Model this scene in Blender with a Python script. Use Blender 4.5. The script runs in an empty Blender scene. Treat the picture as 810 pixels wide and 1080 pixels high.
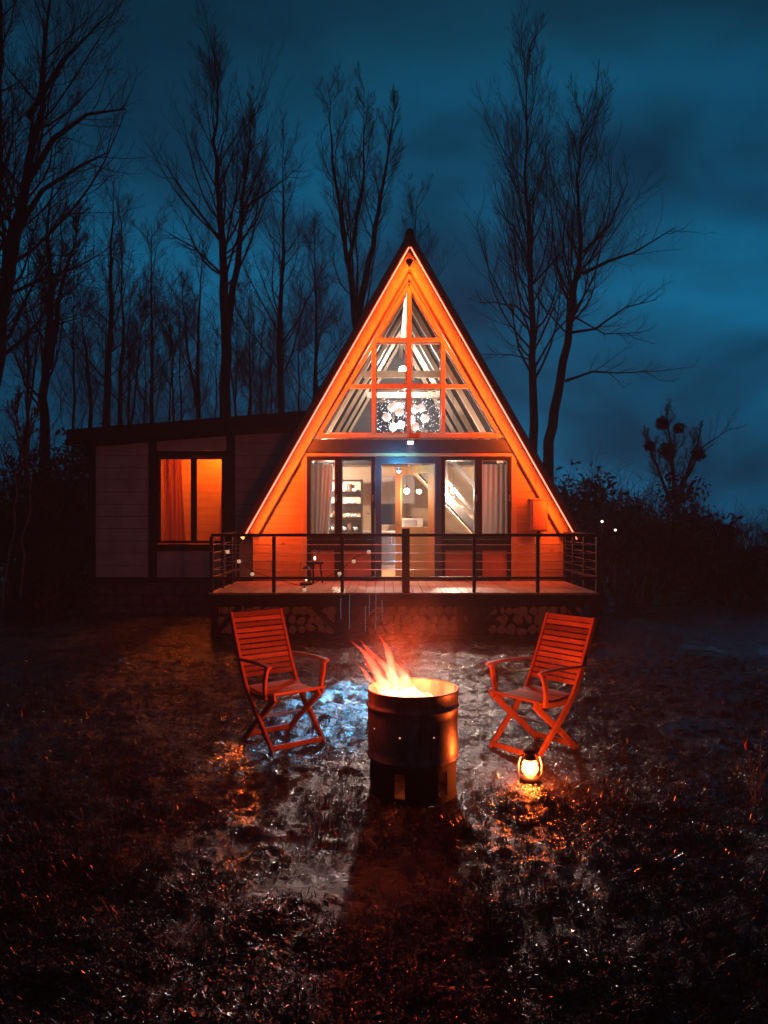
import bpy, bmesh, math, random
import numpy as np
from mathutils import Vector, Matrix, Euler

SC = bpy.context.scene
COL = SC.collection
R = math.radians
F = 811.0                       # focal length of the photograph in its own pixels
CAMZ = 1.72
HOR = 550.0


def at(px, py, Y):
    """world x and z of the photo pixel (px, py) at real distance Y"""
    return ((px - 405.0) * Y / F, CAMZ - (py - HOR) * Y / F)


# ------------------------------------------------------------------ mesh helper
class MB:
    def __init__(s):
        s.v, s.f, s.m = [], [], []

    def _add(s, vs, fs, mi=0):
        o = len(s.v)
        s.v.extend([tuple(v) for v in vs])
        s.f.extend([tuple(i + o for i in f) for f in fs])
        s.m.extend([mi] * len(fs))

    def box(s, c, d, rot=None, mi=0):
        hx, hy, hz = d[0] / 2, d[1] / 2, d[2] / 2
        vs = [Vector((x, y, z)) for x in (-hx, hx) for y in (-hy, hy) for z in (-hz, hz)]
        if rot is not None:
            vs = [rot @ v for v in vs]
        c = Vector(c)
        s._add([v + c for v in vs], [(0, 1, 3, 2), (4, 6, 7, 5), (0, 4, 5, 1), (2, 3, 7, 6), (0, 2, 6, 4), (1, 5, 7, 3)], mi)
        return s

    def bb(s, x0, x1, y0, y1, z0, z1, mi=0):
        return s.box(((x0 + x1) / 2, (y0 + y1) / 2, (z0 + z1) / 2), (abs(x1 - x0), abs(y1 - y0), abs(z1 - z0)), None, mi)

    def beam(s, p0, p1, w, h, up=(0, 0, 1), mi=0):
        """bar from p0 to p1; h along up, w across"""
        p0, p1 = Vector(p0), Vector(p1)
        a = (p1 - p0)
        L = a.length
        a.normalize()
        u = Vector(up)
        side = a.cross(u)
        if side.length < 1e-5:
            side = a.cross(Vector((0, 1, 0)))
        side.normalize()
        u = side.cross(a)
        rot = Matrix((side, a, u)).transposed()
        return s.box((p0 + p1) / 2, (w, L, h), rot, mi)

    def tube(s, pts, rad, n=6, cap=True, mi=0):
        pts = [Vector(p) for p in pts]
        if not hasattr(rad, '__len__'):
            rad = [rad] * len(pts)
        vs, fs = [], []
        ref = None
        for i, p in enumerate(pts):
            a = pts[min(i + 1, len(pts) - 1)] - pts[max(i - 1, 0)]
            if a.length < 1e-9:
                a = Vector((0, 0, 1))
            a.normalize()
            if ref is None:
                ref = Vector((1, 0, 0)) if abs(a.x) < 0.8 else Vector((0, 1, 0))
            x = ref - a * ref.dot(a)
            if x.length < 1e-6:
                x = a.orthogonal()
            x.normalize()
            ref = x
            y = a.cross(x)
            for k in range(n):
                t = 2 * math.pi * k / n
                vs.append(p + (x * math.cos(t) + y * math.sin(t)) * rad[i])
        for i in range(len(pts) - 1):
            for k in range(n):
                k2 = (k + 1) % n
                fs.append((i * n + k, i * n + k2, (i + 1) * n + k2, (i + 1) * n + k))
        if cap:
            fs.append(tuple(range(n))[::-1])
            fs.append(tuple((len(pts) - 1) * n + k for k in range(n)))
        s._add(vs, fs, mi)
        return s

    def ribbon(s, pts, w, t, wdir):
        """flat curved bar: pts, width w along wdir, thickness t"""
        pts = [Vector(p) for p in pts]
        wd = Vector(wdir).normalized()
        vs, fs = [], []
        for i, p in enumerate(pts):
            a = (pts[min(i + 1, len(pts) - 1)] - pts[max(i - 1, 0)]).normalized()
            nn = a.cross(wd).normalized()
            ww = w[i] if hasattr(w, '__len__') else w
            tt = t[i] if hasattr(t, '__len__') else t
            for sx, sy in ((-1, -1), (1, -1), (1, 1), (-1, 1)):
                vs.append(p + wd * (sx * ww / 2) + nn * (sy * tt / 2))
        for i in range(len(pts) - 1):
            for k in range(4):
                k2 = (k + 1) % 4
                fs.append((i * 4 + k, i * 4 + k2, (i + 1) * 4 + k2, (i + 1) * 4 + k))
        fs.append((3, 2, 1, 0))
        e = (len(pts) - 1) * 4
        fs.append((e, e + 1, e + 2, e + 3))
        s._add(vs, fs)
        return s

    def lathe(s, prof, n=24, c=(0, 0, 0), mi=0, a0=0.0, a1=2 * math.pi):
        c = Vector(c)
        full = abs(a1 - a0 - 2 * math.pi) < 1e-6
        cols = n if full else n + 1
        vs, fs = [], []
        for r, z in prof:
            for k in range(cols):
                t = a0 + (a1 - a0) * k / n
                vs.append(c + Vector((r * math.cos(t), r * math.sin(t), z)))
        for i in range(len(prof) - 1):
            for k in range(n):
                k2 = (k + 1) % cols
                fs.append((i * cols + k, i * cols + k2, (i + 1) * cols + k2, (i + 1) * cols + k))
        s._add(vs, fs, mi)
        return s

    def ball(s, c, r, n=10, m=7, mi=0, sc=(1, 1, 1)):
        vs = [Vector((0, 0, -r))]
        for i in range(1, m):
            a = -math.pi / 2 + math.pi * i / m
            for k in range(n):
                t = 2 * math.pi * k / n
                vs.append(Vector((r * math.cos(a) * math.cos(t), r * math.cos(a) * math.sin(t), r * math.sin(a))))
        vs.append(Vector((0, 0, r)))
        fs = []
        for k in range(n):
            fs.append((0, 1 + (k + 1) % n, 1 + k))
        for i in range(m - 2):
            for k in range(n):
                k2 = (k + 1) % n
                fs.append((1 + i * n + k, 1 + i * n + k2, 1 + (i + 1) * n + k2, 1 + (i + 1) * n + k))
        e = len(vs) - 1
        for k in range(n):
            fs.append((e, 1 + (m - 2) * n + k, 1 + (m - 2) * n + (k + 1) % n))
        c = Vector(c)
        s._add([Vector((v.x * sc[0], v.y * sc[1], v.z * sc[2])) + c for v in vs], fs, mi)
        return s

    def prism(s, poly, y0, y1, mi=0):
        """polygon in (x, z), extruded from y0 to y1"""
        n = len(poly)
        vs = [(x, y0, z) for x, z in poly] + [(x, y1, z) for x, z in poly]
        fs = [tuple(range(n)), tuple(range(2 * n - 1, n - 1, -1))]
        for k in range(n):
            k2 = (k + 1) % n
            fs.append((k, k + n, k2 + n, k2))
        s._add(vs, fs, mi)
        return s

    def build(s, name, mats, parent=None, smooth=False, bevel=0.0, loc=None):
        me = bpy.data.meshes.new(name)
        me.from_pydata(s.v, [], s.f)
        if not isinstance(mats, (list, tuple)):
            mats = [mats]
        for m in mats:
            if m is not None:
                me.materials.append(m)
        if len(mats) > 1:
            me.polygons.foreach_set('material_index', s.m)
        bm = bmesh.new()
        bm.from_mesh(me)
        bmesh.ops.recalc_face_normals(bm, faces=bm.faces)
        if bevel > 0:
            bmesh.ops.bevel(bm, geom=list(bm.edges), offset=bevel, segments=1, affect='EDGES', clamp_overlap=True)
        bm.to_mesh(me)
        bm.free()
        if smooth:
            me.polygons.foreach_set('use_smooth', [True] * len(me.polygons))
        o = bpy.data.objects.new(name, me)
        COL.objects.link(o)
        if parent is not None:
            o.parent = parent
        if loc is not None:
            o.location = loc
        return o


def tag(o, label=None, cat=None, group=None, kind=None):
    if label:
        o['label'] = label
    if cat:
        o['category'] = cat
    if group:
        o['group'] = group
    if kind:
        o['kind'] = kind
    return o


def thing(name, label, cat, loc=(0, 0, 0), rz=0.0, group=None):
    o = bpy.data.objects.new(name, None)
    o.empty_display_size = 0.1
    COL.objects.link(o)
    o.location = loc
    o.rotation_euler = (0, 0, rz)
    return tag(o, label, cat, group)


def kids(o):
    return [c for c in bpy.data.objects if c.parent == o]


def copy_tree(o, loc, rz=0.0, label=None, scale=None):
    c = o.copy()
    COL.objects.link(c)
    c.location = loc
    c.rotation_euler = (0, 0, rz)
    if scale:
        c.scale = scale
    if label:
        c['label'] = label
    for ch in kids(o):
        d = ch.copy()
        COL.objects.link(d)
        d.parent = c
        for g in kids(ch):
            e = g.copy()
            COL.objects.link(e)
            e.parent = d
    return c


def light(name, kind, loc, energy, color, parent=None, **kw):
    l = bpy.data.lights.new(name, kind)
    l.energy = energy
    l.color = color
    for k, v in kw.items():
        setattr(l, k, v)
    o = bpy.data.objects.new(name, l)
    COL.objects.link(o)
    o.location = loc
    if parent:
        o.parent = parent
    return o


# ------------------------------------------------------------------ materials
def mat(name):
    m = bpy.data.materials.new(name)
    m.use_nodes = True
    nt = m.node_tree
    return m, nt, nt.nodes, nt.links, nt.nodes['Principled BSDF']


def mix_rgb(ns, ls, fac, a, b, mode='MIX'):
    n = ns.new('ShaderNodeMix')
    n.data_type = 'RGBA'
    n.blend_type = mode
    for sock, v in ((n.inputs[0], fac), (n.inputs[6], a), (n.inputs[7], b)):
        if hasattr(v, 'is_output'):
            ls.new(v, sock)
        elif hasattr(v, '__len__'):
            sock.default_value = (*v, 1) if len(v) == 3 else v
        else:
            sock.default_value = v
    return n.outputs[2]


def noise(ns, ls, scale, detail=4, rough=0.6, vec=None, stretch=None, coord='Object', dist=0.0):
    tc = ns.new('ShaderNodeTexCoord')
    v = tc.outputs[coord]
    if stretch:
        mp = ns.new('ShaderNodeMapping')
        mp.inputs['Scale'].default_value = stretch
        ls.new(v, mp.inputs['Vector'])
        v = mp.outputs[0]
    n = ns.new('ShaderNodeTexNoise')
    n.inputs['Scale'].default_value = scale
    n.inputs['Detail'].default_value = detail
    n.inputs['Roughness'].default_value = rough
    n.inputs['Distortion'].default_value = dist
    ls.new(v, n.inputs['Vector'])
    return n.outputs[0]


def ramp(ns, ls, src, a, b):
    n = ns.new('ShaderNodeMapRange')
    n.inputs[1].default_value = a
    n.inputs[2].default_value = b
    ls.new(src, n.inputs[0])
    return n.outputs[0]


def bump(ns, ls, p, src, strength=0.3, dist=0.01):
    b = ns.new('ShaderNodeBump')
    b.inputs['Strength'].default_value = strength
    b.inputs['Distance'].default_value = dist
    ls.new(src, b.inputs['Height'])
    ls.new(b.outputs[0], p.inputs['Normal'])


def m_basic(name, c, c2=None, rough=0.6, scale=8.0, metal=0.0, bmp=0.15, rough2=None, spec=0.5, detail=5):
    m, nt, ns, ls, p = mat(name)
    n = noise(ns, ls, scale, detail)
    c2 = c2 or tuple(x * 0.65 for x in c)
    ls.new(mix_rgb(ns, ls, ramp(ns, ls, n, 0.3, 0.7), c2, c), p.inputs['Base Color'])
    p.inputs['Roughness'].default_value = rough
    p.inputs['Specular IOR Level'].default_value = spec
    if rough2 is not None:
        r = ns.new('ShaderNodeMapRange')
        r.inputs[1].default_value, r.inputs[2].default_value = 0.3, 0.7
        r.inputs[3].default_value, r.inputs[4].default_value = rough, rough2
        ls.new(noise(ns, ls, scale * 0.6, 4), r.inputs[0])
        ls.new(r.outputs[0], p.inputs['Roughness'])
    p.inputs['Metallic'].default_value = metal
    if bmp:
        bump(ns, ls, p, n, bmp, 0.01)
    return m


def m_wood(name, c, c2, axis='x', rough=0.5, knots=True, scale=3.0):
    m, nt, ns, ls, p = mat(name)
    st = {'x': (0.25, 6, 6), 'y': (6, 0.25, 6), 'z': (6, 6, 0.25)}[axis]
    g = noise(ns, ls, scale, 6, 0.65, stretch=st, dist=0.6)
    col = mix_rgb(ns, ls, ramp(ns, ls, g, 0.3, 0.7), c2, c)
    if knots:
        tc = ns.new('ShaderNodeTexCoord')
        mp = ns.new('ShaderNodeMapping')
        mp.inputs['Scale'].default_value = {'x': (1.4, 3, 3), 'y': (3, 1.4, 3), 'z': (3, 3, 1.4)}[axis]
        ls.new(tc.outputs['Object'], mp.inputs[0])
        vo = ns.new('ShaderNodeTexVoronoi')
        vo.inputs['Scale'].default_value = 1.3
        ls.new(mp.outputs[0], vo.inputs['Vector'])
        k = ramp(ns, ls, vo.outputs['Distance'], 0.10, 0.03)
        col = mix_rgb(ns, ls, k, col, tuple(x * 0.22 for x in c2))
    big = noise(ns, ls, 1.1, 3)
    col = mix_rgb(ns, ls, ramp(ns, ls, big, 0.35, 0.75), col, mix_rgb(ns, ls, 1.0, col, (0.72, 0.66, 0.6), 'MULTIPLY'))
    ls.new(col, p.inputs['Base Color'])
    p.inputs['Roughness'].default_value = rough
    bump(ns, ls, p, g, 0.25, 0.004)
    return m


def m_emit(name, c, s, base=(0.8, 0.8, 0.8)):
    m, nt, ns, ls, p = mat(name)
    p.inputs['Base Color'].default_value = (*base, 1)
    p.inputs['Emission Color'].default_value = (*c, 1)
    p.inputs['Emission Strength'].default_value = s
    return m


def m_glass(name, tint=(0.93, 0.96, 0.97), refl=1.0):
    m, nt, ns, ls, p = mat(name)
    ns.remove(p)
    out = [n for n in ns if n.type == 'OUTPUT_MATERIAL'][0]
    tr = ns.new('ShaderNodeBsdfTransparent')
    tr.inputs[0].default_value = (*tint, 1)
    gl = ns.new('ShaderNodeBsdfGlossy')
    gl.inputs['Roughness'].default_value = 0.02
    lw = ns.new('ShaderNodeLayerWeight')
    lw.inputs[0].default_value = 0.5
    pw = ns.new('ShaderNodeMath')
    pw.operation = 'POWER'
    pw.inputs[1].default_value = 5
    ls.new(lw.outputs['Facing'], pw.inputs[0])
    fr = ns.new('ShaderNodeMath')
    fr.operation = 'MULTIPLY_ADD'
    fr.inputs[1].default_value, fr.inputs[2].default_value = 0.95, 0.04
    ls.new(pw.outputs[0], fr.inputs[0])
    mx = ns.new('ShaderNodeMixShader')
    ls.new(fr.outputs[0], mx.inputs[0])
    ls.new(tr.outputs[0], mx.inputs[1])
    ls.new(gl.outputs[0], mx.inputs[2])
    ls.new(mx.outputs[0], out.inputs[0])
    return m


def m_translucent(name, c, amount, clear=0.0):
    m = m_basic(name, c, tuple(x * 0.8 for x in c), 0.9, 40, bmp=0.1)
    nt = m.node_tree
    ns, ls = nt.nodes, nt.links
    p = ns['Principled BSDF']
    out = [n for n in ns if n.type == 'OUTPUT_MATERIAL'][0]
    t = ns.new('ShaderNodeBsdfTranslucent')
    t.inputs[0].default_value = (*c, 1)
    mx = ns.new('ShaderNodeMixShader')
    mx.inputs[0].default_value = amount
    ls.new(p.outputs[0], mx.inputs[1])
    ls.new(t.outputs[0], mx.inputs[2])
    last = mx.outputs[0]
    if clear:
        tr = ns.new('ShaderNodeBsdfTransparent')
        m2 = ns.new('ShaderNodeMixShader')
        m2.inputs[0].default_value = clear
        ls.new(last, m2.inputs[1])
        ls.new(tr.outputs[0], m2.inputs[2])
        last = m2.outputs[0]
    ls.new(last, out.inputs[0])
    return m


M = {}
M['pine'] = m_wood('pine cladding', (0.52, 0.34, 0.17), (0.40, 0.23, 0.10), 'x', 0.45)
M['pine_z'] = m_wood('pine boards upright', (0.52, 0.33, 0.17), (0.38, 0.22, 0.10), 'z', 0.45)
M['pine_y'] = m_wood('pine boards lengthwise', (0.50, 0.34, 0.19), (0.36, 0.22, 0.11), 'y', 0.5, False)
M['pale'] = m_wood('pale planed rafters', (0.72, 0.58, 0.44), (0.62, 0.47, 0.34), 'z', 0.5, False)
M['pale_board'] = m_wood('pale interior boards', (0.66, 0.50, 0.35), (0.56, 0.40, 0.26), 'x', 0.5)
M['lining'] = m_basic('dark brown roof lining', (0.034, 0.029, 0.030), (0.02, 0.018, 0.019), 0.9, 5, spec=0.05)
M['deck'] = m_wood('weathered deck boards', (0.50, 0.36, 0.23), (0.32, 0.21, 0.13), 'y', 0.42, False)
M['panel'] = m_wood('red brown infill panels', (0.46, 0.19, 0.09), (0.34, 0.13, 0.06), 'x', 0.35, False)
M['dark'] = m_basic('anthracite painted timber', (0.009, 0.010, 0.013), (0.006, 0.006, 0.008), 0.5, 14, rough2=0.65, spec=0.2)
M['steel'] = m_basic('black railing steel', (0.03, 0.03, 0.034), (0.015, 0.015, 0.018), 0.35, 20, metal=0.4, rough2=0.55)
M['wire'] = m_basic('stainless wire', (0.55, 0.55, 0.56), (0.4, 0.4, 0.4), 0.3, 30, metal=1.0, bmp=0)
M['roof'] = m_basic('dark roof sheet', (0.02, 0.021, 0.024), (0.012, 0.012, 0.014), 0.5, 6)
M['barge'] = m_basic('stained barge board', (0.13, 0.05, 0.03), (0.08, 0.03, 0.02), 0.5, 6)
M['glass'] = m_glass('window glass')
M['render'] = m_basic('pale timber panels', (0.58, 0.64, 0.62), (0.40, 0.44, 0.43), 0.7, 3, bmp=0.1)
M['stone'] = m_basic('footing stone', (0.16, 0.14, 0.13), (0.06, 0.055, 0.05), 0.8, 9, bmp=0.6)
M['curtain'] = m_translucent('grey curtain cloth', (0.55, 0.50, 0.48), 0.45)
M['curtain_dark'] = m_translucent('brown curtain cloth', (0.70, 0.42, 0.16), 0.65)
M['sooty_glass'] = m_translucent('frosted lantern glass', (0.8, 0.72, 0.62), 0.8, 0.68)
M['chair'] = m_wood('oiled red hardwood', (0.52, 0.21, 0.11), (0.32, 0.11, 0.055), 'x', 0.42, False, 5)
_m = M['chair']
_ns, _ls = _m.node_tree.nodes, _m.node_tree.links
_p = _ns['Principled BSDF']
_src = _p.inputs['Base Color'].links[0].from_socket
_oi = _ns.new('ShaderNodeObjectInfo')
_mr = _ns.new('ShaderNodeMapRange')
_mr.inputs[3].default_value, _mr.inputs[4].default_value = 0.45, 1.12
_ls.new(_oi.outputs['Random'], _mr.inputs[0])
_ls.new(mix_rgb(_ns, _ls, 1.0, _src, _mr.outputs[0], 'MULTIPLY'), _p.inputs['Base Color'])
M['chair_z'] = m_wood('oiled red hardwood stiles', (0.48, 0.18, 0.09), (0.30, 0.10, 0.05), 'z', 0.42, False, 5)
M['black'] = m_basic('black metal', (0.02, 0.02, 0.022), (0.01, 0.01, 0.012), 0.4, 20, metal=0.6)
M['ash'] = m_basic('charred wood', (0.03, 0.026, 0.024), (0.01, 0.009, 0.008), 0.9, 20, bmp=0.8)
M['bark_log'] = m_basic('split log bark', (0.09, 0.06, 0.045), (0.04, 0.028, 0.02), 0.85, 25, bmp=0.8)
M['log_end'] = m_basic('sawn log end', (0.52, 0.44, 0.37), (0.24, 0.19, 0.15), 0.75, 18, bmp=0.3)
M['bark'] = m_basic('wet tree bark', (0.05, 0.042, 0.036), (0.025, 0.022, 0.02), 0.85, 6, bmp=0.5)
M['twig'] = m_basic('dark twigs', (0.035, 0.028, 0.025), (0.02, 0.017, 0.016), 0.8, 4, bmp=0)
M['birch'] = m_basic('pale birch bark', (0.34, 0.29, 0.26), (0.12, 0.10, 0.09), 0.8, 5, bmp=0.2)
M['leaf'] = m_basic('dark hedge leaves', (0.03, 0.034, 0.02), (0.018, 0.018, 0.013), 0.6, 3, bmp=0)
M['drystem'] = m_basic('dry weed stems', (0.20, 0.16, 0.12), (0.12, 0.09, 0.07), 0.7, 12, bmp=0)
M['orange_leaf'] = m_basic('orange autumn leaf', (0.75, 0.22, 0.02), (0.6, 0.15, 0.02), 0.5, 12, bmp=0)
M['cab_grey'] = m_basic('grey kitchen front', (0.33, 0.29, 0.28), (0.28, 0.25, 0.24), 0.4, 6)
M['worktop'] = m_basic('pale stone worktop', (0.7, 0.62, 0.55), (0.6, 0.52, 0.46), 0.3, 12)
M['bluegrey'] = m_basic('blue grey appliance front', (0.10, 0.12, 0.16), (0.07, 0.085, 0.12), 0.35, 6)
M['ceramic'] = m_basic('white glazed ceramic', (0.78, 0.74, 0.7), (0.7, 0.66, 0.62), 0.2, 12, bmp=0)
M['jar'] = m_basic('brown stoneware', (0.17, 0.09, 0.06), (0.10, 0.05, 0.035), 0.3, 12, bmp=0)
M['night_glass'] = m_basic('night window glass', (0.012, 0.03, 0.06), (0.008, 0.02, 0.045), 0.08, 2, bmp=0)
M['box'] = m_wood('stained meter box', (0.30, 0.14, 0.07), (0.2, 0.09, 0.045), 'z', 0.5, False)
M['cable'] = m_basic('black cable', (0.02, 0.02, 0.02), None, 0.5, 20, bmp=0)
M['soot'] = m_basic('sooty iron', (0.016, 0.014, 0.013), (0.008, 0.007, 0.007), 0.8, 18, metal=0.0, bmp=0.3)  # drum stand: sooty, with the shade low down put into its darker colour

# emitters: only what gives off light
M['led'] = m_emit('warm led strip', (1.0, 0.14, 0.075), 5)
M['globe'] = m_emit('lit glass globe', (1.0, 0.86, 0.78), 0.55)
M['door_wood'] = m_wood('orange stained door', (0.66, 0.29, 0.08), (0.50, 0.20, 0.05), 'z', 0.45, False)  # pine leaf; the orange light on it is put into the colour
M['frame_grey'] = m_basic('slate grey door frame', (0.030, 0.042, 0.055), (0.02, 0.03, 0.04), 0.45, 10)
M['grey_board'] = m_wood('grey stained boards', (0.20, 0.19, 0.20), (0.13, 0.125, 0.135), 'x', 0.6)
M['bulb_soft'] = m_emit('lit door bulb', (1.0, 0.70, 0.46), 420)
M['vent_glow'] = m_emit('ember glow in a vent', (1.0, 0.40, 0.22), 1.3)
M['stringer'] = m_basic('dark stair stringer', (0.05, 0.04, 0.036), None, 0.5, 8)
M['loft_globe'] = m_emit('lit loft lamp', (1.0, 0.84, 0.76), 560)
M['fairy'] = m_emit('tiny cold white leds', (0.85, 0.92, 1.0), 5)
M['bulb_warm'] = m_emit('lit pendant bulb', (1.0, 0.73, 0.55), 4300)
M['bulb_cyan'] = m_emit('lit cyan lamp lens', (0.08, 0.62, 1.0), 60)
M['bulb_orange'] = m_emit('lit orange lamp lens', (1.0, 0.14, 0.02), 40)
M['bulb_dim'] = m_emit('glowing festoon bulb', (1.0, 0.66, 0.42), 0.5)
M['ice'] = m_emit('cyan icicle leds', (0.10, 0.55, 0.75), 0.38)
M['lens_white'] = m_emit('lit stake lamp', (1.0, 0.7, 0.55), 3.0)
M['ember'] = None


def m_fire():
    # glowing embers: bright, mottled
    m, nt, ns, ls, p = mat('glowing embers')
    n = noise(ns, ls, 16, 4)
    c = mix_rgb(ns, ls, ramp(ns, ls, n, 0.38, 0.6), (1.0, 0.30, 0.07), (1.0, 0.72, 0.48))
    ls.new(c, p.inputs['Emission Color'])
    p.inputs['Emission Strength'].default_value = 4.5
    p.inputs['Base Color'].default_value = (0.3, 0.2, 0.15, 1)
    M['ember'] = m
    # flame: glows, and lets what is behind it through
    m, nt, ns, ls, p = mat('flame')
    ns.remove(p)
    out = [x for x in ns if x.type == 'OUTPUT_MATERIAL'][0]
    em = ns.new('ShaderNodeEmission')
    tr = ns.new('ShaderNodeBsdfTransparent')
    tc = ns.new('ShaderNodeTexCoord')
    sp = ns.new('ShaderNodeSeparateXYZ')
    ls.new(tc.outputs['Generated'], sp.inputs[0])
    n2 = noise(ns, ls, 14, 3, stretch=(1, 1, 0.35))
    hot = ramp(ns, ls, sp.outputs[2], 0.75, 0.05)
    c = mix_rgb(ns, ls, hot, (1.0, 0.06, 0.022), (1.0, 0.30, 0.15))
    ls.new(c, em.inputs[0])
    em.inputs[1].default_value = 1.0
    mx = ns.new('ShaderNodeMixShader')
    mx.inputs[0].default_value = 0.10
    ls.new(tr.outputs[0], mx.inputs[1])
    ls.new(em.outputs[0], mx.inputs[2])
    ls.new(mx.outputs[0], out.inputs[0])
    ve = ns.new('ShaderNodeEmission')
    ls.new(c, ve.inputs[0])
    vs_ = ns.new('ShaderNodeMath')
    vs_.operation = 'MULTIPLY'
    vs_.inputs[1].default_value = 85
    ls.new(ramp(ns, ls, n2, 0.2, 0.62), vs_.inputs[0])
    ls.new(vs_.outputs[0], ve.inputs[1])
    ls.new(ve.outputs[0], out.inputs['Volume'])
    M['flame'] = m
    # drum metal
    m, nt, ns, ls, p = mat('galvanised fire drum')
    n = noise(ns, ls, 7, 6, 0.65, stretch=(1, 1, 0.5))
    c = mix_rgb(ns, ls, ramp(ns, ls, n, 0.35, 0.7), (0.10, 0.088, 0.08), (0.42, 0.37, 0.34))
    ru = noise(ns, ls, 3.2, 6, 0.7, stretch=(1, 1, 0.6))
    c = mix_rgb(ns, ls, ramp(ns, ls, ru, 0.50, 0.66), c, (0.17, 0.075, 0.035))
    st = noise(ns, ls, 9, 4, 0.6, stretch=(1, 1, 0.12))
    c = mix_rgb(ns, ls, ramp(ns, ls, st, 0.56, 0.70), c, (0.02, 0.018, 0.016))
    ls.new(c, p.inputs['Base Color'])
    p.inputs['Metallic'].default_value = 0.3
    r = ns.new('ShaderNodeMapRange')
    r.inputs[1].default_value, r.inputs[2].default_value = 0.3, 0.7
    r.inputs[3].default_value, r.inputs[4].default_value = 0.5, 0.33
    ls.new(n, r.inputs[0])
    ls.new(r.outputs[0], p.inputs['Roughness'])
    bump(ns, ls, p, noise(ns, ls, 40, 4), 0.12, 0.004)
    M['drum'] = m


m_fire()


def m_ground():
    m, nt, ns, ls, p = mat('wet trampled ground')
    big = noise(ns, ls, 0.9, 5, 0.6)
    mid = noise(ns, ls, 5.5, 6, 0.7)
    fine = noise(ns, ls, 55, 5, 0.7)
    mud = mix_rgb(ns, ls, ramp(ns, ls, mid, 0.35, 0.65), (0.008, 0.006, 0.005), (0.026, 0.019, 0.015))
    grs = mix_rgb(ns, ls, ramp(ns, ls, fine, 0.35, 0.7), (0.008, 0.009, 0.005), (0.028, 0.026, 0.015))
    c = mix_rgb(ns, ls, ramp(ns, ls, big, 0.40, 0.58), mud, grs)
    ls.new(c, p.inputs['Base Color'])
    r = ns.new('ShaderNodeMapRange')
    r.inputs[1].default_value, r.inputs[2].default_value = 0.36, 0.62
    r.inputs[3].default_value, r.inputs[4].default_value = 0.14, 0.42
    ls.new(mid, r.inputs[0])
    ls.new(r.outputs[0], p.inputs['Roughness'])
    p.inputs['Specular IOR Level'].default_value = 0.4
    pud = ramp(ns, ls, noise(ns, ls, 1.25, 4, 0.55, dist=0.4), 0.56, 0.63)
    rp = ns.new('ShaderNodeMix')
    rp.data_type = 'FLOAT'
    ls.new(pud, rp.inputs[0])
    ls.new(r.outputs[0], rp.inputs[2])
    rp.inputs[3].default_value = 0.07
    ls.new(rp.outputs[0], p.inputs['Roughness'])
    add = ns.new('ShaderNodeMath')
    add.operation = 'MULTIPLY_ADD'
    add.inputs[1].default_value = 0.35
    ls.new(fine, add.inputs[0])
    ls.new(mid, add.inputs[2])
    bump(ns, ls, p, add.outputs[0], 0.8, 0.03)
    bs = ns.new('ShaderNodeMapRange')
    bs.inputs[3].default_value, bs.inputs[4].default_value = 0.85, 0.22
    ls.new(pud, bs.inputs[0])
    ls.new(bs.outputs[0], [n for n in ns if n.type == 'BUMP'][0].inputs['Strength'])
    M['ground'] = m
    m, nt, ns, ls, p = mat('wet matted grass')
    tc = ns.new('ShaderNodeTexCoord')
    n = noise(ns, ls, 6, 3)
    c = mix_rgb(ns, ls, ramp(ns, ls, n, 0.3, 0.7), (0.014, 0.014, 0.007), (0.05, 0.040, 0.024))
    ls.new(c, p.inputs['Base Color'])
    p.inputs['Roughness'].default_value = 0.22
    M['grass'] = m
    M['litter'] = m_basic('wet fallen leaves', (0.06, 0.036, 0.024), (0.028, 0.018, 0.012), 0.25, 5, bmp=0)


m_ground()

# ------------------------------------------------------------------ terrain
RNG = np.random.RandomState(7)
LAT = RNG.rand(256, 256)


def vnoise(x, y):
    xi, yi = np.floor(x).astype(int), np.floor(y).astype(int)
    fx, fy = x - xi, y - yi
    fx, fy = fx * fx * (3 - 2 * fx), fy * fy * (3 - 2 * fy)
    a = LAT[xi % 256, yi % 256]
    b = LAT[(xi + 1) % 256, yi % 256]
    c = LAT[xi % 256, (yi + 1) % 256]
    d = LAT[(xi + 1) % 256, (yi + 1) % 256]
    return (a * (1 - fx) + b * fx) * (1 - fy) + (c * (1 - fx) + d * fx) * fy


def gheight(x, y):
    x, y = np.asarray(x, float), np.asarray(y, float)
    h = (vnoise(x * 0.55 + 9, y * 0.55 + 3) - 0.5) * 0.10
    h += (vnoise(x * 2.3 + 31, y * 2.3 + 17) - 0.5) * 0.055
    h += (vnoise(x * 6.5 + 3, y * 6.5 + 71) - 0.5) * 0.040
    h += (vnoise(x * 14 + 13, y * 14 + 5) - 0.5) * 0.020
    h += (vnoise(x * 27 + 43, y * 27 + 25) - 0.5) * 0.017
    calm = np.ones_like(h)
    for cx, cy, r in ((0.19, 4.9, 0.45), (-0.86, 6.0, 0.5), (1.08, 5.75, 0.5), (1.0, 5.05, 0.18)):
        calm *= 1 - 0.8 * np.exp(-(((x - cx) ** 2 + (y - cy) ** 2) / r ** 2))
    h *= calm
    h *= 1 - 0.7 * np.clip((y - 10.5) / 2, 0, 1)
    # earth bank beside the deck on the right, gentle rise far off
    h += 0.22 * np.exp(-(((x - 3.9) / 0.75) ** 2 + ((y - 11.6) / 1.3) ** 2))
    h += 0.9 * np.clip((x - 9) / 14, 0, 1) ** 1.3 * np.clip((y - 12) / 10, 0, 1)
    h += 0.6 * np.clip((-x - 9) / 14, 0, 1) ** 1.3 * np.clip((y - 10) / 10, 0, 1)
    return h


def gz(x, y):
    return float(gheight(np.array([x]), np.array([y]))[0])


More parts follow.
